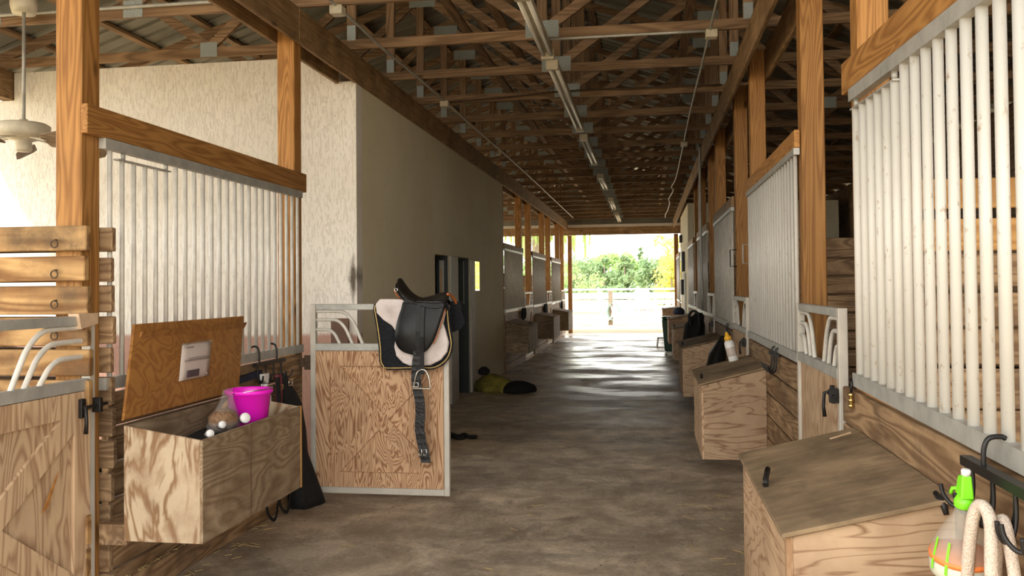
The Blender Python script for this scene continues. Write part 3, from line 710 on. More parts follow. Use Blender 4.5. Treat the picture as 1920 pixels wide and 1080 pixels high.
# one truss with all its members, then copies
def make_truss():
    r = thing('roof_truss', (RIDGE, 0, 3.805), 'truss', 'roof truss', kind='thing')
    T = .038
    def member(name, a, b, w=.089, m='truss_x', y=0.0):
        mb = MB(); A, B = V((a[0], y, a[1])), V((b[0], y, b[1])); d = (B-A).normalized(); s = V((-d.z, 0, d.x))*w/2; t = V((0, T/2, 0))
        mb.add([A-s-t, A+s-t, A+s+t, A-s+t, B-s-t, B+s-t, B+s+t, B-s+t], [(0,1,2,3),(7,6,5,4),(0,4,5,1),(1,5,6,2),(2,6,7,3),(3,7,4,0)])
        return part(name, mb, m, r, local=False)
    zc = (ZB0+ZB1)/2
    member('bottom_chord', (-6.38, zc), (RIDGE, zc)); member('bottom_chord', (RIDGE+.002, zc), (4.58, zc))
    for e in (-6.4, 4.6): member('top_chord', (e, zt(e)+.05), (RIDGE+(.001 if e > 0 else -.001), zt(RIDGE)+.05))
    W = [((-2.67, ZB1), (-2.67, zt(-2.67)), 'truss_z', 'vertical_web'), ((.885, ZB1), (.885, zt(.885)), 'truss_z', 'vertical_web'), ((RIDGE, ZB1+.06), (RIDGE, zt(RIDGE)), 'truss_z', 'king_post'),
         ((RIDGE-.09, ZB1+.04), (-2.60, zt(-2.6)), 'truss_x', 'diagonal_web'), ((RIDGE+.09, ZB1+.04), (.815, zt(.815)), 'truss_x', 'diagonal_web'),
         ((-4.06, ZB1+.02), (-2.76, zt(-2.76)), 'truss_x', 'diagonal_web'), ((-4.10, ZB1+.02), (-4.75, zt(-4.75)), 'truss_x', 'diagonal_web'),
         ((2.26, ZB1+.02), (.97, zt(.97)), 'truss_x', 'diagonal_web'), ((2.30, ZB1+.02), (2.95, zt(2.95)), 'truss_x', 'diagonal_web')]
    for a, b, m, nm in W: member(nm, a, b, m=m, y=.0005)
    for x, wd, z0, z1 in ((RIDGE, .30, ZB0+.012, ZB1+.075), (-4.08, .17, ZB0-.0, ZB1+.05), (2.28, .17, ZB0, ZB1+.05), (-2.67, .08, ZB1-.01, ZB1+.13), (.885, .08, ZB1-.01, ZB1+.13), (-5.32, .10, ZB0, ZB1+.03)):
        part('gusset_plate', MB().box(x-wd/2, x+wd/2, -T/2-.003, -T/2-.0005, z0, z1), 'gusset', r, local=False)
    for x in (-2.64, .84):
        a = zt(x)-.03
        part('gusset_plate', MB().box(x-.16, x+.16, -T/2-.003, -T/2-.0005, a-.07, a+.07), 'gusset', r, local=False)
    return r
ORD = ('first', 'second', 'third', 'fourth', 'fifth', 'sixth', 'seventh', 'eighth')
tr0 = make_truss()
for k in range(19):
    yk = 6.40+1.222*k
    if k == 0: tr = tr0; tr.location.y = yk
    else: tr = dup(tr0, (RIDGE, yk, 3.805), 0, '')
    if k == 0: l = 'nearest roof truss, its bottom chord crossing behind the fan rod'
    elif k == 1: l = 'brown roof truss directly over the front face of the white wall'
    elif k < 8: l = ORD[k]+' brown roof truss back from the camera, over the aisle'
    else: l = 'dark roof truss far down the aisle, one of many alike'
    tr['label'] = l
    if k >= 8: tr['group'] = 'far roof trusses'
# braces running the length of the roof on the truss webs
for x, z, l in ((-1.90, 4.36, 'long brown brace running along the left roof trusses'), (-1.45, 4.30, 'long brown brace beside the centre lights, above the chords'), (.42, 4.16, 'long brown brace along the right roof trusses above the aisle')):
    solo('roof_brace', MB().box(x-.044, x+.044, 6.3, 28.6, z, z+.036), 'truss_y', l, 'brace', kind='thing')
# far header over the opening, and its fascia
solo('opening_header', MB().box(-6.3, 4.5, 29.43, 29.47, 3.335, 3.60), 'beam_x', 'brown header board across the far barn opening', 'header', kind='thing')
solo('opening_fascia', MB().box(-6.3, 4.5, 29.50, 29.53, 3.602, 3.70), 'white_paint', 'pale fascia strip above the far opening header', 'fascia', kind='thing')
# fluorescent lights along the middle
segs = ((6.2, 7.95), (8.27, 11.75), (12.45, 15.05), (16.95, 19.0), (21.6, 24.0), (26.0, 28.7))
fl = ('nearest', 'second', 'third', 'fourth', 'fifth', 'farthest')
for (a, b), l in zip(segs, fl):
    f = thing('ceiling_light', (-.885, a, 3.70), l+' twin-tube strip light under the trusses', 'ceiling light', kind='thing')
    part('channel', MB().box(-.05, .05, .06, b-a-.06, .055, .10), 'cream', f)
    for s_ in (-.035, .035): part('tube', MB().tube([(s_, .10, .03), (s_, b-a-.10, .03)], .019, 10), 'tube', f)
    for yy in (.0, b-a-.07):
        part('end_cap', MB().box(-.06, .06, yy, yy+.07, .0, .10), 'cream', f, bevel=.008)
# conduits
def conduit(pts, label, r=.012, boxes=(), cat='conduit', m='galv'):
    o = solo('ceiling_conduit', MB().tube(smooth_path(pts, 4), r, 8), m, label, cat, kind='thing')
    for b in boxes:
        me = MB().box(b[0]-.05, b[0]+.05, b[1]-.05, b[1]+.05, b[2]-.035, b[2]+.035)
        p = part('junction_box', me, 'cream', o, local=False, bevel=.006)
    return o
conduit([(-2.33, 5.2, 3.775), (-2.35, 7.0, 3.785), (-2.36, 7.6, 3.785), (-2.33, 9.0, 3.785), (-2.32, 12, 3.785), (-2.29, 16, 3.785), (-2.32, 27.5, 3.785)], 'long grey conduit along the left side of the aisle ceiling', boxes=((-2.345, 6.36, 3.75), (-2.325, 9.86, 3.75)))
conduit([(.545, 5.0, 3.785), (.56, 8, 3.785), (.56, 11, 3.785), (.59, 15.0, 3.785), (.60, 18.0, 3.785), (.55, 19.2, 3.76), (.61, 20.0, 3.765), (.56, 22.2, 3.785), (.60, 22.9, 3.76), (.61, 25.5, 3.785), (.57, 26.6, 3.76), (.60, 28.3, 3.785)], 'wavy conduit along the right side of the aisle ceiling', boxes=((.57, 7.56, 3.755), (.58, 13.45, 3.76)))
conduit([(-.83, 7.575, 3.79), (.52, 7.575, 3.79)], 'short conduit from the first strip light to the right junction box', .013)
conduit([(-2.3, 9.985, 3.80), (-1.6, 9.985, 3.83), (-.9, 9.985, 3.87), (.86, 9.985, 3.865)], 'dark cable sagging across the fourth roof truss', .010, m='rust_metal')
conduit([(-6.2, 6.365, 3.885), (-2.72, 6.365, 3.885)], 'grey conduit on the nearest roof truss over the left stall', .016)
conduit([(.845, 14.0, 3.79), (.845, 14.0, 3.75), (.845, 14.0, 2.6), (.86, 14.0, 1.2)], 'grey conduit running down a right post far down the aisle', .02)

# ------------------------------------------------------------------ saddle door and tack
d = make_door(1.085, 'open plywood half door with the saddle hanging on it', 'doorply_z', sets=(1, 0), latch=False)
d.location = (-2.555, 6.30, 0)
part('hinge', MB().box(-.05, .002, .0, .02, .98, 1.09).box(-.09, -.05, .005, .015, 1.0, 1.07), 'rust_metal', d, bevel=.003)
DY = 6.322                                                     # middle of the door
Rm = Matrix(R); OR = V((0, 0, 1.6))
def pt(u, v, Y):      # the point of the upright plane y = Y that stands at this place of the photograph
    d_ = Rm @ V(((u-960)/1619.27, (504.66-v)/1619.27, 1)); s_ = Y/d_.y
    p = OR+d_*s_
    return (p.x, p.z)
def zo(pts): return [pt(680+x/4.91, 500+y/4.91, 6.2) for x, y in pts]
def X(px): return pt(px, 560, 6.25)[0]
def Z(pz): return pt(780, pz, 6.25)[1]
# pad
pad_o = zo([(82,400),(90,345),(118,322),(160,296),(300,296),(500,300),(700,300),(775,330),(790,400),(805,560),(828,690),(822,770),(792,850),(732,912),(640,952),(500,950),(220,955),(170,928),(143,870),(138,760),(118,600),(92,450)])
pad_o = [(x, min(z, 1.487)) for x, z in pad_o]
pad = thing('saddle_pad', (-1.72, DY, .98), 'black quilted saddle pad with gold piping under the saddle', 'saddle pad')
def drape(u, v, t, y): return (u, y+t, v)
part('near_flap', MB().plate([pad_o], .012, lambda u, v, t: (u, DY-.085+t-.10*(1.5-v)*.25, v), .003), 'quilt', pad, local=False)
part('far_flap', MB().plate([[(x, 1.5-(1.5-z)*.5) for x, z in pad_o]], .012, lambda u, v, t: (u+.05, DY+.085+t, v), .003), 'quilt', pad, local=False)
# bridge over the door top
xs = [p[0] for p in pad_o]; x0p, x1p = min(xs)+.04, max(xs)-.06
br = []
for i in range(9):
    x = x0p+(x1p-x0p)*i/8
    o_ = [V((x, DY+.092*math.cos(a), 1.483+.004*math.sin(a))) for a in [PI*j/8 for j in range(9)]]
    i_ = [V((x, DY+.080*math.cos(a), 1.4815+.001*math.sin(a))) for a in [PI*(8-j)/8 for j in range(9)]]
    br.append(o_+i_)
part('top_seam', MB().loft(br), 'quilt', pad, local=False)
def inset(poly, k):
    cx = sum(p[0] for p in poly)/len(poly); cz = sum(p[1] for p in poly)/len(poly); out = []
    n = len(poly)
    for i in range(n):
        a, b, c_ = (V((*poly[j % n], 0)) for j in (i-1, i, i+1))
        t_ = (c_-a).normalized(); nn = V((-t_.y, t_.x, 0))
        if nn.dot(V((cx, cz, 0))-b) < 0: nn = -nn
        out.append(((b+nn*k).x, (b+nn*k).y))
    return out
pp = inset(pad_o, .016)
yy_ = lambda z: DY-.094-.025*(1.5-z)
side = [pp[i] for i in (0, 21, 20, 19, 18, 17, 16, 15, 14, 13, 12, 11, 10, 9, 8)]
part('piping', MB().tube(smooth_path([(x, yy_(z), z) for x, z in ([pp[1]]+side)], 5), .0045, 6), 'gold', pad, local=False, label='gold piping')
# fleece
fl_o = zo([(118,345),(160,298),(300,298),(395,302),(420,345),(600,372),(740,378),(765,420),(742,520),(772,610),(795,700),(780,785),(722,858),(625,908),(500,912),(440,912),(372,884),(312,822),(292,735),(305,655),(303,592),(268,542),(190,490),(128,425)])
def fleece(poly):
    mb = MB(); mb.plate([poly], .03, lambda u, v, t: (u, DY-.114+t-.025*(1.5-v), v), .012)
    return mb
fle = thing('fleece_pad', (-1.72, DY, 1.0), 'dirty white fleece half pad between saddle and black pad', 'half pad')
part('near_side', fleece(fl_o), 'fleece', fle, local=False)
br2 = []
xs = [p[0] for p in fl_o]
for i in range(13):
    x = min(xs)+.02+(X(760)-min(xs)-.02)*i/12; b_ = .004*math.sin(i*2.1)
    o_ = [V((x, DY+.118*math.cos(a), 1.497+(.006+b_*.5)*math.sin(a))) for a in [PI*j/10 for j in range(11)]]
    i_ = [V((x, DY+.10*math.cos(a), 1.4895+.001*math.sin(a))) for a in [PI*(10-j)/10 for j in range(11)]]
    br2.append(o_+i_)
part('top_side', MB().loft(br2), 'fleece', fle, local=False)
# saddle
sd = thing('dressage_saddle', (-1.66, DY, 1.1), 'black leather English saddle with orange lining, hung over the half door', 'saddle')
# seat: sections from cantle to pommel (pixel x, pixel z of the middle, of the edge, half width)
st_ = [(743.5, 521.5, 523, .035), (746, 521, 530, .095), (750, 526, 541, .135), (757, 537, 551, .155), (766, 546, 558.5, .16), (776, 552.5, 563, .145), (788, 555.5, 567, .125), (800, 556, 570, .105), (812, 552.5, 572, .095), (822, 549, 572, .09), (831, 548, 572, .082), (836, 551, 572, .06), (838, 556, 572, .03)]
rings = []
for px, zm, ze, hw in st_:
    x = X(px); a_, b_ = Z(zm), Z(ze); ring = []
    for j in range(11):
        s_ = -1+2*j/10
        dip = -.012*(1-s_*s_) if px < 790 and px > 746 else 0
        ring.append(V((x, DY+s_*hw, b_+(a_-b_)*(1-abs(s_)**2.6)+dip)))
    for j in range(11):
        s_ = 1-2*j/10
        ring.append(V((x, DY+s_*hw*.92, max(1.508, min(b_-.018, b_+(a_-b_)*(1-abs(s_)**2.6)-.035)))))
    rings.append(ring)
part('seat', MB().loft(rings), 'leather_seat', sd, local=False)
# cantle rear panel and orange panels beneath
pa = []
for px, z0_, z1_, hw in ((739, 539, 546, .05), (741, 537, 552, .10), (746, 545, 559, .115), (752, 551, 563, .115), (758, 556, 566, .10), (762, 560, 567, .07)):
    x = X(px); z1_ = min(z1_, 566); pa.append([V((x, DY+hw*math.cos(a), (Z(z0_)+Z(z1_))/2+(Z(z0_)-Z(z1_))/2*math.sin(a))) for a in [2*PI*j/14 for j in range(14)]])
part('panel', MB().loft(pa), 'tan', sd, local=False, label='orange tan underside panel')
part('cantle_strip', MB().tube(smooth_path([(X(743), DY-.06, Z(532)), (X(747), DY-.125, Z(541)), (X(756), DY-.158, Z(554)), (X(764), DY-.165, Z(561))], 5), .009, 6), 'leather', sd, local=False)
part('d_ring', MB().tube(arc((X(748), DY-.145, Z(543)), .012, 0, 2*PI, 12, (1, 0, 0), (0, 0, 1))[:-1], .003, 6, True), 'steel', sd, local=False)
flap_o = zo([(392,315),(372,390),(348,480),(330,580),(324,640),(332,695),(360,748),(405,782),(450,800),(500,806),(550,798),(605,772),(660,705),(700,620),(735,505),(768,385),(775,330),(740,345),(600,345),(480,320)])
fy = lambda v: DY-.150-.045*math.sin(max(0, min(1, (1.53-v)/.42))*PI*.75)
def flapmesh(poly, th, off, sgn=1):
    mb = MB(); mb.plate([poly], th, lambda u, v, t: (u, DY+sgn*(fy(v)-DY)-off*sgn+t, v), .003); return mb
sk = zo([(392,270),(440,296),(560,340),(680,362),(745,345),(772,330),(768,365),(735,372),(670,384),(560,362),(440,325),(392,312)])
def dense(poly, k=4):
    out = []
    n = len(poly)
    q = [V((*p, 0)) for p in poly]
    for i in range(n):
        for j in range(k):
            t_ = j/k; p0, p1, p2, p3 = q[i-1], q[i], q[(i+1) % n], q[(i+2) % n]
            p = .5*((2*p1)+(p2-p0)*t_+(2*p0-5*p1+4*p2-p3)*t_*t_+(3*p1-p0-3*p2+p3)*t_**3); out.append((p.x, p.y))
    return out
def curved_plate(poly, th, yfun):
    """outline filled as strips between its left and right edge so it can bend"""
    zs = sorted(p[1] for p in poly); z0_, z1_ = zs[0]+.001, zs[-1]-.001; N = 26; rows_ = []
    for i in range(N+1):
        z = z0_+(z1_-z0_)*i/N; hit = []
        for a, b in zip(poly, poly[1:]+poly[:1]):
            if (a[1] <= z) != (b[1] <= z): hit.append(a[0]+(b[0]-a[0])*(z-a[1])/(b[1]-a[1]))
        if len(hit) >= 2: rows_.append((z, min(hit), max(hit)))
    mb = MB(); C_ = 10; rr = []
    for z, a, b in rows_:
        f = [V((a+(b-a)*j/C_, yfun(a+(b-a)*j/C_, z)-th*.5*math.sin(PI*max(.12, min(.88, j/C_)))**.3, z)) for j in range(C_+1)]
        k_ = [V((a+(b-a)*j/C_, yfun(a+(b-a)*j/C_, z)+th*.5, z)) for j in reversed(range(C_+1))]
        rr.append(f+k_)
    return mb.loft(rr)
bulge = lambda x, z: -.018*math.exp(-((x+1.76)/.07)**2-((z-1.27)/.12)**2)
part('flap', curved_plate(dense(flap_o), .008, lambda x, z: fy(z)+bulge(x, z)), 'leather', sd, local=False)
part('flap', curved_plate([(x+.055, 1.53-(1.53-z)*.74) for x, z in dense(flap_o)], .008, lambda x, z: 2*DY-fy(z)), 'leather', sd, local=False)
edge = dense(zo([(772,385),(742,505),(708,620),(668,705)]), 1)
part('flap_lining', MB().tube(smooth_path([(x+.003, fy(z)+.008, z) for x, z in edge], 5), .006, 6, flat=.6), 'tan', sd, local=False, label='orange flap edge')
part('skirt', curved_plate(dense(sk, 3), .008, lambda x, z: fy(z)-.012+.0*x), 'leather', sd, local=False)
part('pommel_lining', MB().tube(smooth_path([(X(838), DY-.05, Z(552)), (X(843), DY+.01, Z(556)), (X(846), DY+.07, Z(566)), (X(847), DY+.12, Z(580))], 5), [.010]*16, 8), 'tan', sd, local=False, label='orange pommel edge')
# leather from the seat edge down to the skirt
for sg_ in (-1, 1):
    rr = []
    for px, zm, ze, hw in st_[4:12]:
        x, b_ = X(px), Z(ze)
        c0 = V((x, DY+sg_*hw*.96, b_-.004)); c1 = V((x, DY+sg_*.168, 1.482)); md = (c0+c1)/2+V((0, sg_*.006, .010))
        rr.append([c0, md, c1, c1-V((0, sg_*.006, .006)), md-V((0, sg_*.006, .008)), c0-V((0, 0, .010))])
    part('skirt', MB().loft(rr), 'leather', sd, local=False)
# stirrup leather and iron
def strap(pts, wdt, th):
    """flat strap through points (x, y, z), wide along x"""
    rr = []
    for x, y_, z in pts: rr.append([V((x-wdt/2, y_-th/2, z)), V((x+wdt/2, y_-th/2, z)), V((x+wdt/2, y_+th/2, z)), V((x-wdt/2, y_+th/2, z))])
    return MB().loft(rr, smooth=False)
def col(px, zs, off, dxs=None):
    return [(pt(px+(dxs[i] if dxs else 0), z, 6.2)[0], fy(max(1.1, pt(px, z, 6.2)[1]))-off, pt(px, z, 6.2)[1]) for i, z in enumerate(zs)]
ys = DY-.21
part('stirrup_leather', strap(col(789, [570, 590, 620, 650, 675, 700], .014), .030, .004), 'leather', sd, local=False)
part('stirrup_leather', strap(col(797, [575, 600, 630, 660, 690, 700], .020), .030, .004), 'leather', sd, local=False)
cx_, cz_ = pt(796, 707, 6.2)
iron = [(-.004, .062), (-.028, .045), (-.046, 0), (-.056, -.05), (-.058, -.068)]
pth = smooth_path([(cx_+x, ys, cz_+z) for x, z in iron[::-1]]+[(cx_+.014-x*.9, ys, cz_+z) for x, z in iron], 4)
si = part('stirrup_iron', MB().tube(pth, .0055, 8), 'steel', sd, local=False, label='polished steel stirrup')
part('tread', MB().box(cx_-.062, cx_+.070, ys-.022, ys+.022, cz_-.078, cz_-.064), 'steel', si, local=False, bevel=.004)
# girth hanging
gp = []
for i in range(40):
    v_ = 655+(865-655)*i/39; u_ = 787+max(0, (v_-720))*.062+max(0, v_-800)*.06+2.2*math.sin(v_*.06)+random.uniform(-.6, .6)
    x, z = pt(u_, v_, 6.2); gp.append((x, DY-.20+.03*min(1, i/22)+random.uniform(-.003, .003), z))
gr = part('girth', strap(gp, .072, .012), 'girth', sd, local=False, label='wrinkled black girth strap')
gx, gz = pt(796.5, 845, 6.2)
for k_ in (-1, 1):
    part('buckle', MB().tube([(gx+k_*.018-.012, DY-.186, gz-.02), (gx+k_*.018+.012, DY-.186, gz-.02), (gx+k_*.018+.012, DY-.186, gz+.02), (gx+k_*.018-.012, DY-.186, gz+.02)], .0028, 6, True), 'steel', gr, local=False, label='steel buckle')
bx_, bz_ = pt(786, 718, 6.2)
part('buckle', MB().tube([(bx_-.02, DY-.222, bz_-.018), (bx_+.02, DY-.222, bz_-.018), (bx_+.02, DY-.222, bz_+.012), (bx_-.02, DY-.222, bz_+.012)], .003, 6, True), 'steel', gr, local=False, label='steel buckle')
# ------------------------------------------------------------------ open feed box on the left
bx = make_box(1.185, .41, .945, .882, .39, 'open feed box on the left with bucket inside and lid raised', None, ('plydark_x', 'ply_z'), lid=False)
bx.location = (-2.512, 3.85, 0); bx.rotation_euler.z = LEFT
for q_ in (.03, 1.04): part('mounting_block', MB().box(q_, q_+.06, .002, .15, .36, .46), 'plank_x', bx)
part('corner_strip', MB().box(1.172, 1.187, -.414, -.395, .39, .884), 'new_z', bx, label='pale plywood edge')
part('centre_seam', MB().box(.50, .508, -.4115, -.405, .392, .88), 'grey_stain', bx)
LY = 3.85
q = [(-2.50, 3.835, .975), (-2.515, 3.835, .97), (-2.515, 5.02, .97), (-2.50, 5.02, .975), (-2.602, 4.085, 1.425), (-2.618, 4.085, 1.425), (-2.618, 5.30, 1.425), (-2.602, 5.30, 1.425)]
ld = part('raised_lid', MB().hexa([q[0], q[3], q[2], q[1], q[4], q[7], q[6], q[5]]), 'lid_y', bx, bevel=.002, label='raised orange plywood lid')
ld.parent = None; ld.location = (0, 0, 0)
# re-hang the lid on the box without the box's turn
iv = (Matrix.Translation(V((-2.512, 3.85, 0))) @ Matrix.Rotation(LEFT, 4, 'Z')).inverted()
ld.data.transform(iv); ld.parent = bx
lb = MB().hexa([(-2.588, 4.10, 1.345), (-2.588, 5.27, 1.345), (-2.60, 5.27, 1.345), (-2.60, 4.10, 1.345), (-2.572, 4.115, 1.385), (-2.572, 5.285, 1.385), (-2.60, 5.285, 1.385), (-2.60, 4.115, 1.385)])
bt = part('lid_batten', lb, 'lid_y', ld); bt.data.transform(iv)
# paper taped to the lid
def lidp(s_, t_, o_):   # s along, t up the lid
    a = V(q[0])*(1-s_)+V(q[3])*s_; b = V(q[4])*(1-s_)+V(q[7])*s_
    return a*(1-t_)+b*t_+V((o_, 0, o_*.2))
def sheet(s0, s1, t0, t1, o_, curl=0.0):
    rr = []
    for i in range(7):
        t_ = t0+(t1-t0)*i/6; k_ = curl*math.sin(i/6*PI*.9)
        rr.append([lidp(s0+(s1-s0)*j/6, t_, o_+k_*math.sin(j/6*PI)+.0) for j in range(7)]+[lidp(s0+(s1-s0)*j/6, t_, o_-.001+k_*math.sin(j/6*PI)) for j in reversed(range(7))])
    return MB().loft(rr)
pa = solo('paper_notice', sheet(.385, .655, .28, .70, .008, .012), 'paper', 'creased paper notice taped to the raised orange lid', 'notice')
for k_, (s0, s1, t0, t1, m) in enumerate(((.40, .63, .495, .515, 'ink'), (.43, .64, .525, .533, 'ink'), (.40, .47, .655, .668, 'ink'), (.43, .54, .305, .385, 'inkdark'))):
    part('printed_line' if k_ < 3 else 'printed_picture', sheet(s0, s1, t0, t1, .0225, .0), m, pa, local=False)
part('tape', sheet(.38, .66, .69, .72, .011), 'bag', pa, local=False, label='clear tape')
# contents of the box
bk = thing('pink_bucket', (-2.235, 4.61, .838), 'bright magenta plastic bucket standing in the open feed box', 'bucket')
part('bucket_body', MB().lathe([(.094,0),(.099,.004),(.121,.172),(.131,.175),(.133,.193),(.126,.199),(.119,.193),(.115,.17),(.094,.01),(0,.01)], (0,0,0), 40), 'pink', bk)
part('handle', MB().tube(smooth_path([(-.03,-.131,.185),(.06,-.118,.198),(.11,-.07,.202),(.128,0,.203),(.11,.07,.202),(.06,.118,.198),(-.03,.131,.185)], 5), .003, 6), 'steel', bk, label='wire handle')
solo('feed_sacking', MB().loft([[V((-2.31+.17*math.cos(a)*s_, 4.44+.52*math.sin(a)*s_, .80+h+.012*math.sin(5*a))) for a in [2*PI*j/18 for j in range(18)]] for h, s_ in ((-.36, .98), (-.02, 1), (.02, .9), (.03, .3))]), 'black_cloth', 'dark folded sacking filling the open feed box', 'sacking')
def blob(c, r, n=14, m=10, f=.12, seed=0.0):
    rr = []
    for i in range(1, m):
        th = PI*i/m
        rr.append([V((c[0]+r[0]*math.sin(th)*math.cos(2*PI*j/n)*(1+f*noise.noise((i*.7+seed, j*.9, seed))), c[1]+r[1]*math.sin(th)*math.sin(2*PI*j/n)*(1+f*noise.noise((i*.7, j*.9+seed, 3))), c[2]-r[2]*math.cos(th)*(1+f*noise.noise((seed, i*.8, j*.8))))) for j in range(n)])
    return MB().loft(rr)
zb_ = thing('zip_bag', (-2.26, 4.36, .845), 'clear zip bag of brown feed leaning on the magenta bucket', 'bag')
part('bag_film', MB().loft([[V((w_*math.cos(a), d_*math.sin(a)+sh, h)) for a in [2*PI*j/16 for j in range(16)]] for h, w_, d_, sh in ((0, .075, .10, 0), (.03, .085, .115, 0), (.09, .06, .085, .02), (.15, .03, .065, .035), (.19, .012, .055, .045), (.215, .006, .055, .05))]), 'bag', zb_)
part('feed', blob((0, 0, .055), (.074, .10, .060)), 'grain_feed', zb_)
for k_, (x, y_, z, r_, l) in enumerate(((-2.155, 4.40, .905, .028, 'white bottle cap beside the zip bag in the feed box'), (-2.20, 4.23, .895, .020, 'small pale bottle top left of the zip bag'), (-2.155, 4.02, .885, .020, 'white bottle end at the front corner of the feed box'))):
    tb = solo('bottle_cap', MB().lathe([(0, .010), (r_*.88, .010), (r_, .005), (r_, -.012), (r_*.6, -.014), (r_*.6, -.045), (0, -.045)], (x, y_, z), 18, (.75, -.6, .25)), 'white_plastic', l, 'bottle')
solo('wooden_spoon', MB().bar((-2.45, 4.62, .86), (-2.43, 4.90, 1.01), .03, .012), 'new_y', 'wooden stick behind the magenta bucket', 'stick')
# hook rack on the left wall with spray bottle and halters
def hook_rack(name, p0, n, outx, label, step=.13, over=.11):
    """bar along y from p0, over-the-rail hooks on top, double hooks below"""
    x, y_, z = p0; r = thing(name, p0, label, 'hook rack'); s_ = outx
    L = step*(n-1)
    part('rack_bar', MB().bar((0, -.05, 0), (0, L+.05, 0), .03, .026), 'dark_metal', r)
    for k_ in (0.0, .75):
        yy = L*k_+.02
        part('rail_hook', MB().tube(smooth_path([(0, yy, .0), (0, yy, over*.6), (-s_*.012, yy, over*.95), (-s_*.04, yy, over*1.03), (-s_*.055, yy, over*.97)], 5), .007, 8), 'dark_metal', r)
    for i in range(n):
        yy = i*step
        for q_ in (-1, 1):
            part('hook', MB().tube(smooth_path([(0, yy, -.01), (0, yy+q_*.004, -.07), (s_*.012, yy+q_*.014, -.115), (s_*.038, yy+q_*.034, -.125), (s_*.058, yy+q_*.052, -.10), (s_*.064, yy+q_*.058, -.07)], 5), .006, 8), 'dark_metal', r)
    return r
hook_rack('hook_rack', (-2.625, 5.55, 1.085), 4, 1, 'dark hook rack over the left rail, holding spray bottle and halters', .125, .12)
b = thing('spray_bottle', (-2.58, 5.56, .74), 'white spray bottle hanging on the left hook rack', 'spray bottle')
part('bottle_body', MB().lathe([(0,0),(.038,0),(.042,.01),(.042,.13),(.03,.17),(.018,.19),(.018,.215)], (0,0,0), 20), 'white_plastic', b)
part('trigger_head', MB().hexa([(-.016,-.045,.245),(.016,-.045,.245),(.016,.025,.215),(-.016,.025,.215),(-.016,-.05,.285),(.016,-.05,.285),(.016,.035,.285),(-.016,.035,.285)]).tube([(0,-.03,.245),(0,-.05,.215),(0,-.045,.185)], .006, 6), 'white_plastic', b, bevel=.004)
def hang_strap(name, pts, w_, th, m, label, cat, bits=()):
    rr = []
    for (x, y_, z) in smooth_path(pts, 6): rr.append([V((x-th/2, y_-w_/2, z)), V((x+th/2, y_-w_/2, z)), V((x+th/2, y_+w_/2, z)), V((x-th/2, y_+w_/2, z))])
    o = solo(name, MB().loft(rr, smooth=False), m, label, cat)
    return o
o = hang_strap('halter', [(-2.56, 5.73, 1.0), (-2.55, 5.72, .9), (-2.56, 5.735, .78), (-2.57, 5.72, .66)], .06, .025, 'red_cloth', 'dark red halter strap hanging from the left hook rack', 'halter')
part('buckle', MB().tube([(-2.535, 5.71, .93), (-2.535, 5.75, .93), (-2.535, 5.75, .90), (-2.535, 5.71, .90)], .004, 6, True), 'brass', o, local=False, label='brass buckle')
hang_strap('halter', [(-2.53, 5.655, .99), (-2.52, 5.65, .85), (-2.52, 5.66, .75), (-2.515, 5.72, .72)], .035, .02, 'black_cloth', 'narrow black halter strap between spray bottle and red halter', 'halter')
mb = MB(); rr = []
for h, w_, d_, sy_, sx_ in ((.99, .03, .02, 5.88, -2.585), (.93, .05, .03, 5.88, -2.58), (.85, .09, .05, 5.93, -2.575), (.75, .13, .06, 5.98, -2.57), (.68, .13, .06, 6.0, -2.57), (.55, .10, .06, 6.06, -2.57), (.38, .11, .06, 6.11, -2.57), (.22, .15, .09, 6.14, -2.56), (.08, .16, .11, 6.12, -2.53), (.004, .16, .12, 6.12, -2.52)):
    rr.append([V((sx_+d_*math.cos(a)*(1+.15*math.sin(3*a+h*9)), sy_+w_*math.sin(a)*(1+.1*math.sin(5*a+h*20)), h)) for a in [2*PI*j/16 for j in range(16)]])
o = solo('turnout_rug', mb.loft(rr), 'black_cloth', 'long black horse rug hanging behind the open feed box to the floor', 'horse rug')
part('buckle', MB().tube([(-2.535, 5.85, .95), (-2.535, 5.91, .95), (-2.535, 5.91, .91), (-2.535, 5.85, .91)], .005, 6, True), 'steel', o, local=False, label='steel buckle')
for k_, y_ in enumerate((5.55, 5.75)):
    solo('rug_strap', MB().tube(smooth_path([(-2.56, y_+.22, .30), (-2.54, y_+.12, .10), (-2.52, y_+.02, .035), (-2.54, y_-.04, .10), (-2.58, y_+.01, .25), (-2.59, y_+.05, .385)], 6), .012, 8, flat=.5), 'black_cloth', ('black strap loop', 'second black strap loop nearer the rug')[k_]+' hanging under the open feed box', 'strap')
solo('wall_board', MB().hexa([(-2.655,5.28,.985),(-2.625,5.28,.985),(-2.625,5.62,1.0),(-2.655,5.62,1.0),(-2.655,5.28,1.025),(-2.625,5.28,1.025),(-2.625,5.62,1.045),(-2.655,5.62,1.045)]), 'navy_cloth', 'narrow dark folded banner on the left wall under the rack', 'banner')
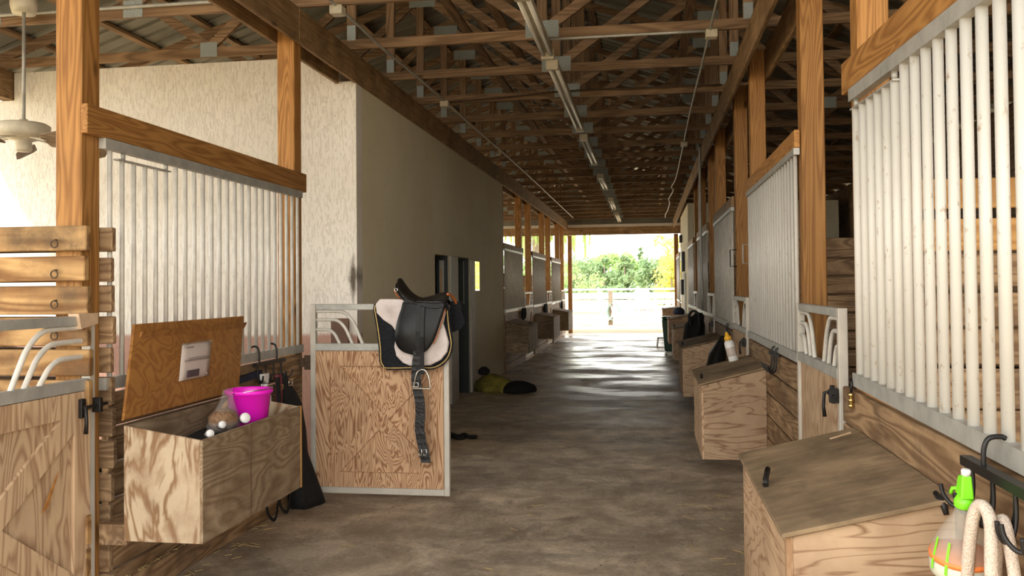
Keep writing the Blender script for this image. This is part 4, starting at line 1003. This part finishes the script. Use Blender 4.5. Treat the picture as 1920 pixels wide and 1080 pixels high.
# ------------------------------------------------------------------ right hand tack
hook_rack('hook_rack', (.872, 2.12, 1.105), 4, -1, 'foreground black hook rack on the right wall with green sprayer', .14, .086)
b = thing('spray_bottle', (.80, 2.43, .832), 'translucent spray bottle with lime green head, right foreground', 'spray bottle')
b.rotation_euler = (math.radians(11), 0, 0)
part('bottle_body', MB().lathe([(0,0),(.062,.0),(.074,.012),(.078,.04),(.0745,.075),(.060,.112),(.041,.147),(.024,.174),(.019,.20)], (0,0,0), 32), 'bottle_clear', b)
part('liquid', MB().lathe([(0,.004),(.063,.004),(.073,.012),(.0755,.052),(.0,.053)], (0,0,0), 28), 'liquid', b, label='milky liquid')
part('orange_band', MB().lathe([(.0778,.052),(.0783,.060),(.0772,.066)], (0,0,0), 32), 'orange_mark', b, label='orange level band')
for a in (-2.9, -2.35, -1.8):
    m = MB(); rr = []
    for i in range(7):
        h = .03+.085*i/6; r_ = .0788 if h < .05 else .0788-.0055*(h-.05)/.03
        rr.append([V(((r_+o_)*math.cos(a+k_), (r_+o_)*math.sin(a+k_), h)) for k_, o_ in ((-.045, 0), (.045, 0), (.045, .0008), (-.045, .0008))])
    part('green_mark', m.loft(rr, smooth=False), 'lime', b, label='lime green gauge line')
hd = part('trigger_head', MB().lathe([(.024,.192),(.025,.212),(.021,.216),(.018,.225)], (0,0,0), 24).hexa([(-.016,-.024,.222),(.016,-.024,.222),(.016,.024,.222),(-.016,.024,.222),(-.011,-.010,.282),(.011,-.010,.282),(.011,.024,.27),(-.011,.024,.27)]), 'lime', b, bevel=.003)
part('trigger', MB().tube([(-.005,.022,.235),(-.018,.036,.228),(-.02,.04,.212)], .005, 8), 'lime', hd)
part('nozzle', MB().lathe([(.011,0),(.012,.012),(.010,.016)], (0,0,.279), 14), 'white_plastic', hd, label='white nozzle cap')
rope = MB()
hx, hy, hz_ = .80, 2.275, 1.055
rope.tube(smooth_path([(hx-.01, hy-.01, .35), (hx-.012, hy+.10, .64), (hx-.01, hy+.08, .84), (hx-.01, hy+.03, 1.01), (hx, hy-.0, hz_), (hx+.008, hy-.035, 1.02), (hx, hy-.055, .90), (hx, hy-.065, .62), (hx, hy-.06, .35)], 8), .0155, 10)
solo('cotton_rope', rope, 'rope', 'beige cotton rope looped over the right foreground hooks', 'rope')
rope = MB().tube(smooth_path([(hx+.04, hy+.02, .35), (hx+.038, hy+.045, .64), (hx+.038, hy+.02, .90), (hx+.042, hy-.005, 1.02), (hx+.046, hy-.04, .98), (hx+.045, hy-.095, .78), (hx+.045, hy-.1, .35)], 8), .0145, 10)
solo('cotton_rope', rope, 'rope', 'second beige cotton rope strand behind the first, right foreground', 'rope')
hook_rack('hook_rack', (.905, 6.42, 1.09), 3, -1, 'small dark hook rack below the second right bars', .12, .05)
hook_rack('hook_rack', (.905, 10.2, 1.06), 3, -1, 'small dark hook rack below the third right bars', .12, .09)
c_ = thing('squeeze_bottle', (.775, 8.16, .902), 'white bottle with yellow cap standing on the second right feed box', 'bottle')
c_.rotation_euler = (0, math.radians(-14), 0)
part('bottle_body', MB().lathe([(0,0),(.043,0),(.045,.01),(.045,.17),(.032,.195)], (0,0,0), 20), 'white_plastic', c_)
part('cap', MB().lathe([(.034,.195),(.034,.225),(.02,.235),(.010,.27),(.0,.272)], (0,0,0), 16), 'yellow_plastic', c_, label='yellow cap')
part('printed_line', MB().lathe([(.0455,.05),(.0458,.06),(.0458,.12),(.0455,.13)], (0,0,0), 20), 'paper', c_)
def sag(c0, prof, m, label, name, cat):
    rr = []
    for h, wx, wy, dx_, dy_ in prof: rr.append([V((c0[0]+dx_+wx*math.cos(a)*(1+.16*math.sin(4*a+h*17)), c0[1]+dy_+wy*math.sin(a)*(1+.16*math.sin(3*a+h*11)), h)) for a in [2*PI*j/16 for j in range(16)]])
    return solo(name, MB().loft(rr), m, label, cat)
sag((.80, 10.35), ((1.0, .02, .03, .06, 0), (.93, .05, .07, .04, 0), (.80, .09, .15, 0, .02), (.65, .12, .2, -.02, .02), (.53, .12, .2, -.02, 0), (.47, .06, .1, 0, 0)), 'leather', 'black shiny bag hanging on the right wall beside the third feed box', 'tack_bag', 'bag')
bd = sag((.70, 13.35), ((1.18, .03, .05, .08, 0), (1.12, .10, .16, .04, 0), (1.0, .15, .30, 0, 0), (.75, .16, .36, -.02, 0), (.5, .15, .34, 0, 0), (.40, .08, .2, 0, 0)), 'black_cloth', 'heap of dark bridles and rugs hanging beside the fourth right feed box', 'bridle', 'tack')
part('bridle_loop', MB().tube(smooth_path([(.62, 12.95, 1.0), (.60, 12.95, 1.15), (.66, 12.93, 1.22), (.73, 12.93, 1.17), (.74, 12.93, 1.0), (.73, 12.94, .9)], 5), .018, 8), 'leather', bd, local=False, label='curved leather loop')
part('red_strap', MB().box(.80, .84, 12.93, 12.96, .55, .85), 'red_cloth', bd, local=False, label='red strap')
# ------------------------------------------------------------------ on the floor
sag((-2.32, 13.15), ((.0, .30, .34, 0, 0), (.06, .34, .36, 0, 0), (.16, .26, .28, -.04, .0), (.22, .16, .18, -.06, 0), (.255, .06, .08, -.06, 0)), 'yellow_cloth', 'olive yellow rug heap on the floor against the plaster wall', 'rug_heap', 'rug')
sag((-1.98, 13.0), ((.0, .27, .22, 0, 0), (.05, .28, .24, 0, 0), (.12, .2, .16, .04, .0), (.17, .08, .08, .04, 0)), 'black_cloth', 'black rug in front of the yellow heap on the floor', 'rug_heap', 'rug')
sag((-2.48, 12.98), ((.262, .05, .05, 0, 0), (.29, .09, .1, 0, 0), (.34, .08, .09, 0, 0), (.385, .03, .03, 0, 0)), 'black_cloth', 'dark cap lying on top of the yellow rug heap', 'cap', 'cap')
m = MB()
for k_ in range(5):
    x0_ = -1.98+random.uniform(-.1, .1); y0_ = 8.95+random.uniform(-.06, .06)
    m.tube(smooth_path([(x0_-.08, y0_, .02), (x0_-.03, y0_+.04, .035), (x0_+.03, y0_-.03, .025), (x0_+.10, y0_+.02, .018)], 4), .022, 7)
solo('halter_heap', m, 'black_cloth', 'small black halter lying on the floor behind the saddle door', 'halter')
rs = MB()
for k_ in range(170):
    if k_ < 110: x, y_, z = -2.60+abs(random.gauss(0, .10)), random.uniform(3.6, 5.6), .008
    elif k_ < 140: x, y_, z = random.uniform(-2.5, .8), random.uniform(4.6, 9), .006
    else: x, y_, z = random.uniform(.2, .8), random.uniform(4.4, 7), .006
    if k_ < 60: x = -2.64+.02*random.random(); z = .145
    a = random.uniform(0, PI); l = random.uniform(.015, .05)
    rs.bar((x-l*math.cos(a)*(.3 if k_ < 60 else 1), y_-l*math.sin(a), z), (x+l*math.cos(a)*(.3 if k_ < 60 else 1), y_+l*math.sin(a), z+.004), .003, .003)
solo('straw', rs, 'straw', 'loose straw scattered on the concrete floor and the left sill', 'straw', kind='stuff')
solo('wall_mirror', MB().box(XW+.002, XW+.008, 13.27, 13.68, 1.545, 2.005), 'mirror', 'narrow mirror on the plaster wall reflecting bright yellow-green trees', 'mirror', kind='thing')
solo('brown_board', MB().box(-2.925, -2.755, 7.715, 7.742, .0, 1.32), 'grey_stain', 'dark brown board standing against the base of the white wall corner', 'board')

# ------------------------------------------------------------------ outside, seen through the far opening
def tree(name, x, y, h, wd, mat, label, n=1500, leaf=.45, trunk=.2, z0=.22, shape='round', group=None):
    r = thing(name, (x, y, -.03), label, 'tree', group)
    part('trunk', MB().tube([(0,0,0),(.05,.05,h*.3),(0,0,h*.75)], [trunk, trunk*.8, trunk*.3], 8), 'trunk', r)
    rnd = random.Random(int(x*13+y*7)); vs = []; fs = []
    lumps = []
    for k in range(26):
        t = rnd.uniform(z0, .92); 
        if shape == 'cone': rad = wd*(1-t)*1.05
        else: rad = wd*math.sqrt(max(.02, 1-((t-.55)/.47)**2))*.8
        a = rnd.uniform(0, 2*PI); q = rad*math.sqrt(rnd.random())
        lumps.append((q*math.cos(a), q*math.sin(a), t*h, wd*(.20+.22*rnd.random())*(1 if shape != 'cone' else max(.25, 1-t))))
    for i in range(n):
        lx, ly, lz, lr = lumps[i % 26]
        d = V((rnd.gauss(0,1), rnd.gauss(0,1), rnd.gauss(0,1))).normalized()*lr*(.55+.45*rnd.random())
        c = V((lx, ly, lz))+d*V((1,1,.8)).length/1.7
        n_ = V((rnd.gauss(0,1), rnd.gauss(0,1), rnd.gauss(.4,1))).normalized(); u = n_.orthogonal().normalized(); v = n_.cross(u)
        s_ = leaf*rnd.uniform(.5, 1.1); b = len(vs)
        vs += [c-u*s_*.5, c+v*s_*.28, c+u*s_*.5, c-v*s_*.28]; fs.append((b, b+1, b+2, b+3))
    part('crown', MB().add(vs, fs), mat, r)
    return r
# far row of trees
row = [(-13.0, 108, 4.6, 3.2, 'leaf_green', 'round'), (-9.2, 112, 4.9, 3.0, 'leaf_dark', 'round'), (-7.4, 104, 4.4, 2.6, 'leaf_green', 'round'), (-5.6, 114, 5.5, 2.8, 'leaf_dark', 'cone'), (-4.2, 108, 5.3, 2.6, 'leaf_green', 'round'), (-2.6, 102, 5.2, 2.2, 'leaf_dark', 'cone'), (-1.9, 110, 5.2, 2.4, 'leaf_green', 'round'), (-.75, 100, 6.0, 1.5, 'leaf_dark', 'cone'), (.9, 108, 5.0, 2.4, 'leaf_dark', 'round'), (-16.5, 110, 5.2, 3.2, 'leaf_dark', 'round'), (-26, 108, 5.0, 3.2, 'leaf_green', 'round'), (3.2, 110, 5.0, 2.8, 'leaf_green', 'round'), (-32, 110, 5.2, 3.2, 'leaf_green', 'round')]
tl = ('bushy green tree of the far row, just left of the opening post', 'dark green tree of the far row, second from the opening post', 'bright low tree of the far row, right of the opening post', 'dark conical tree of the far row, left of its middle', 'tall round green tree in the middle of the far row', 'pointed pine standing in front of the far row', 'round green tree of the far row, right of the pointed pine', 'tall feathery pine at right of the far tree row', 'dark pine behind the yellow tree', 'dark tree far left, seen between the left posts', 'green tree far left, seen between the left posts', 'green tree behind the yellow tree', 'leftmost green tree seen between the far left posts')
for k, ((x, y, h, wd, m, sh), l) in enumerate(zip(row, tl)):
    yn = (94, 102, 110, 118, 126)[(k*2) % 5]; q_ = yn/y
    tree('background_tree', x*q_, yn, 1.6+(h-1.6)*q_*1.08, wd*1.2, m, l, 3600, .55, .2, .02, sh)
tree('yellow_tree', 1.6, 60, 5.1, 1.75, 'leaf_yellow', 'yellow-green tree with pale trunk at right of the far opening', 2600, .27, .07, .18)
tree('yellow_tree', 6.9, 62, 5.8, 3.0, 'leaf_yellow', 'broad yellow-green tree right of the opening, reflected in the wall mirror', 2600, .42, .12, .05)
tree('low_bush', 1.3, 70, 1.9, 1.2, 'leaf_green', 'low bright bush below the yellow tree', 900, .25, .08, .05)
tree('low_bush', -5.6, 88, 2.9, 1.8, 'leaf_green', 'low dark green bush before the far tree row', 900, .25, .08, .05)
# weeping fronds at upper left
wt = thing('weeping_tree', (-5.6, 43, -.03), 'tree with long hanging fronds at upper left of the opening', 'tree')
part('trunk', MB().tube([(0,0,0),(.1,0,3),(0,0,7.6)], [.25,.2,.1], 8), 'trunk', wt)
rnd = random.Random(3); vs = []; fs = []
for k in range(85):
    a = rnd.uniform(0, 2*PI); r_ = rnd.uniform(.5, 2.9); top = 7.6+rnd.uniform(-.6, .5); ln = rnd.uniform(2.4, 5.0)
    for i in range(26):
        t_ = i/25; x = r_*min(1, t_*3)*math.cos(a); y_ = r_*min(1, t_*3)*math.sin(a); z = top+.3*math.sin(min(1, t_*3)*PI)-ln*max(0, t_-.2)
        for q_ in (-1, 1):
            d_ = V((math.cos(a+q_*1.3)*.16, math.sin(a+q_*1.3)*.16, -.42)); c0 = V((x, y_, z)); b = len(vs)
            vs += [c0, c0+d_*.5+V((.05,0,.05)), c0+d_, c0+d_*.5-V((.05,0,.05))]; fs.append((b, b+1, b+2, b+3))
part('fronds', MB().add(vs, fs), 'leaf_palm', wt)
# fences
def fence(y, x0, x1, zs, label, step=2.4, h=1.2):
    f = thing('rail_fence', (x0, y, -.03), label, 'fence')
    n = int((x1-x0)/step)
    for k in range(n+1): part('fence_post', MB().box(k*step-.06, k*step+.06, -.06, .06, 0, h+.08), 'white_paint', f, bevel=.01)
    for z in zs: part('rail', MB().box(-.1, n*step+.1, -.085, -.063, z-.06, z+.06), 'white_paint', f)
    return f
fence(37.6, -15.96, 13, (.35, .72, 1.12), 'white rail fence nearest the far barn opening', 2.33, 1.12)
fence(47, -20, 16, (.4, .8, 1.2), 'second white rail fence behind the near one', 2.5, 1.25)
fence(57, -24, 18, (.5, 1.0, 1.4), 'far white fence in front of the trees', 2.6, 1.45)
M['hose_green'] = plain('faded_green_hose', (.30, .48, .40), .5)
hp = thing('hitching_post', (-1.53, 36.2, -.03), 'white post with hoses coiled on it, outside the opening', 'post')
part('post_body', MB().box(-.09, .09, -.09, .09, 0, 1.42), 'trunk', hp, bevel=.01)
part('tap', MB().tube([(0,-.09,.95),(0,-.18,.95),(0,-.19,.88)], .02, 8), 'brass', hp)
for s_, m in ((-.28, 'steel'), (.24, 'lime')):
    pts = [(s_*.55+.22*math.cos(a)*(1+.1*k), -.12-.02*k, .55+.36*math.sin(a)) for k in range(3) for a in [2*PI*j/16 for j in range(16)]]
    part('hose_coil', MB().tube(pts, .016, 6), 'white_plastic' if s_ < 0 else 'hose_green', hp, label='pale hose coil' if s_ < 0 else 'green hose coil')
tk = thing('water_tank', (-.35, 58, -.03), 'white rounded water tank beyond the fences', 'tank')
part('tank_body', MB().lathe([(.0,.3),(.46,.3),(.5,.36),(.5,1.2),(.44,1.32),(.2,1.4),(0,1.42)], (0,0,0), 24), 'white_plastic', tk)
part('tank_stand', MB().box(-.5, .5, -.45, .45, 0, .298), 'plank_x', tk)
pg = thing('round_bale_feeder', (2.9, 44, -.03), 'brown hay feeder behind the near white fence', 'feeder')
for z in (.3, .95): part('ring', MB().tube(arc((0,0,z), .75, 0, 2*PI, 24, (1,0,0), (0,1,0))[:-1], .03, 6, True), 'rust_metal', pg)
part('hay', MB().lathe([(0,0),(.62,0),(.66,.6),(.4,.85),(0,.9)], (0,0,.0), 20), 'straw', pg)
for k in range(12):
    a = 2*PI*k/12; part('upright', MB().tube([(.75*math.cos(a), .75*math.sin(a), 0), (.75*math.cos(a), .75*math.sin(a), .97)], .022, 6), 'rust_metal', pg)
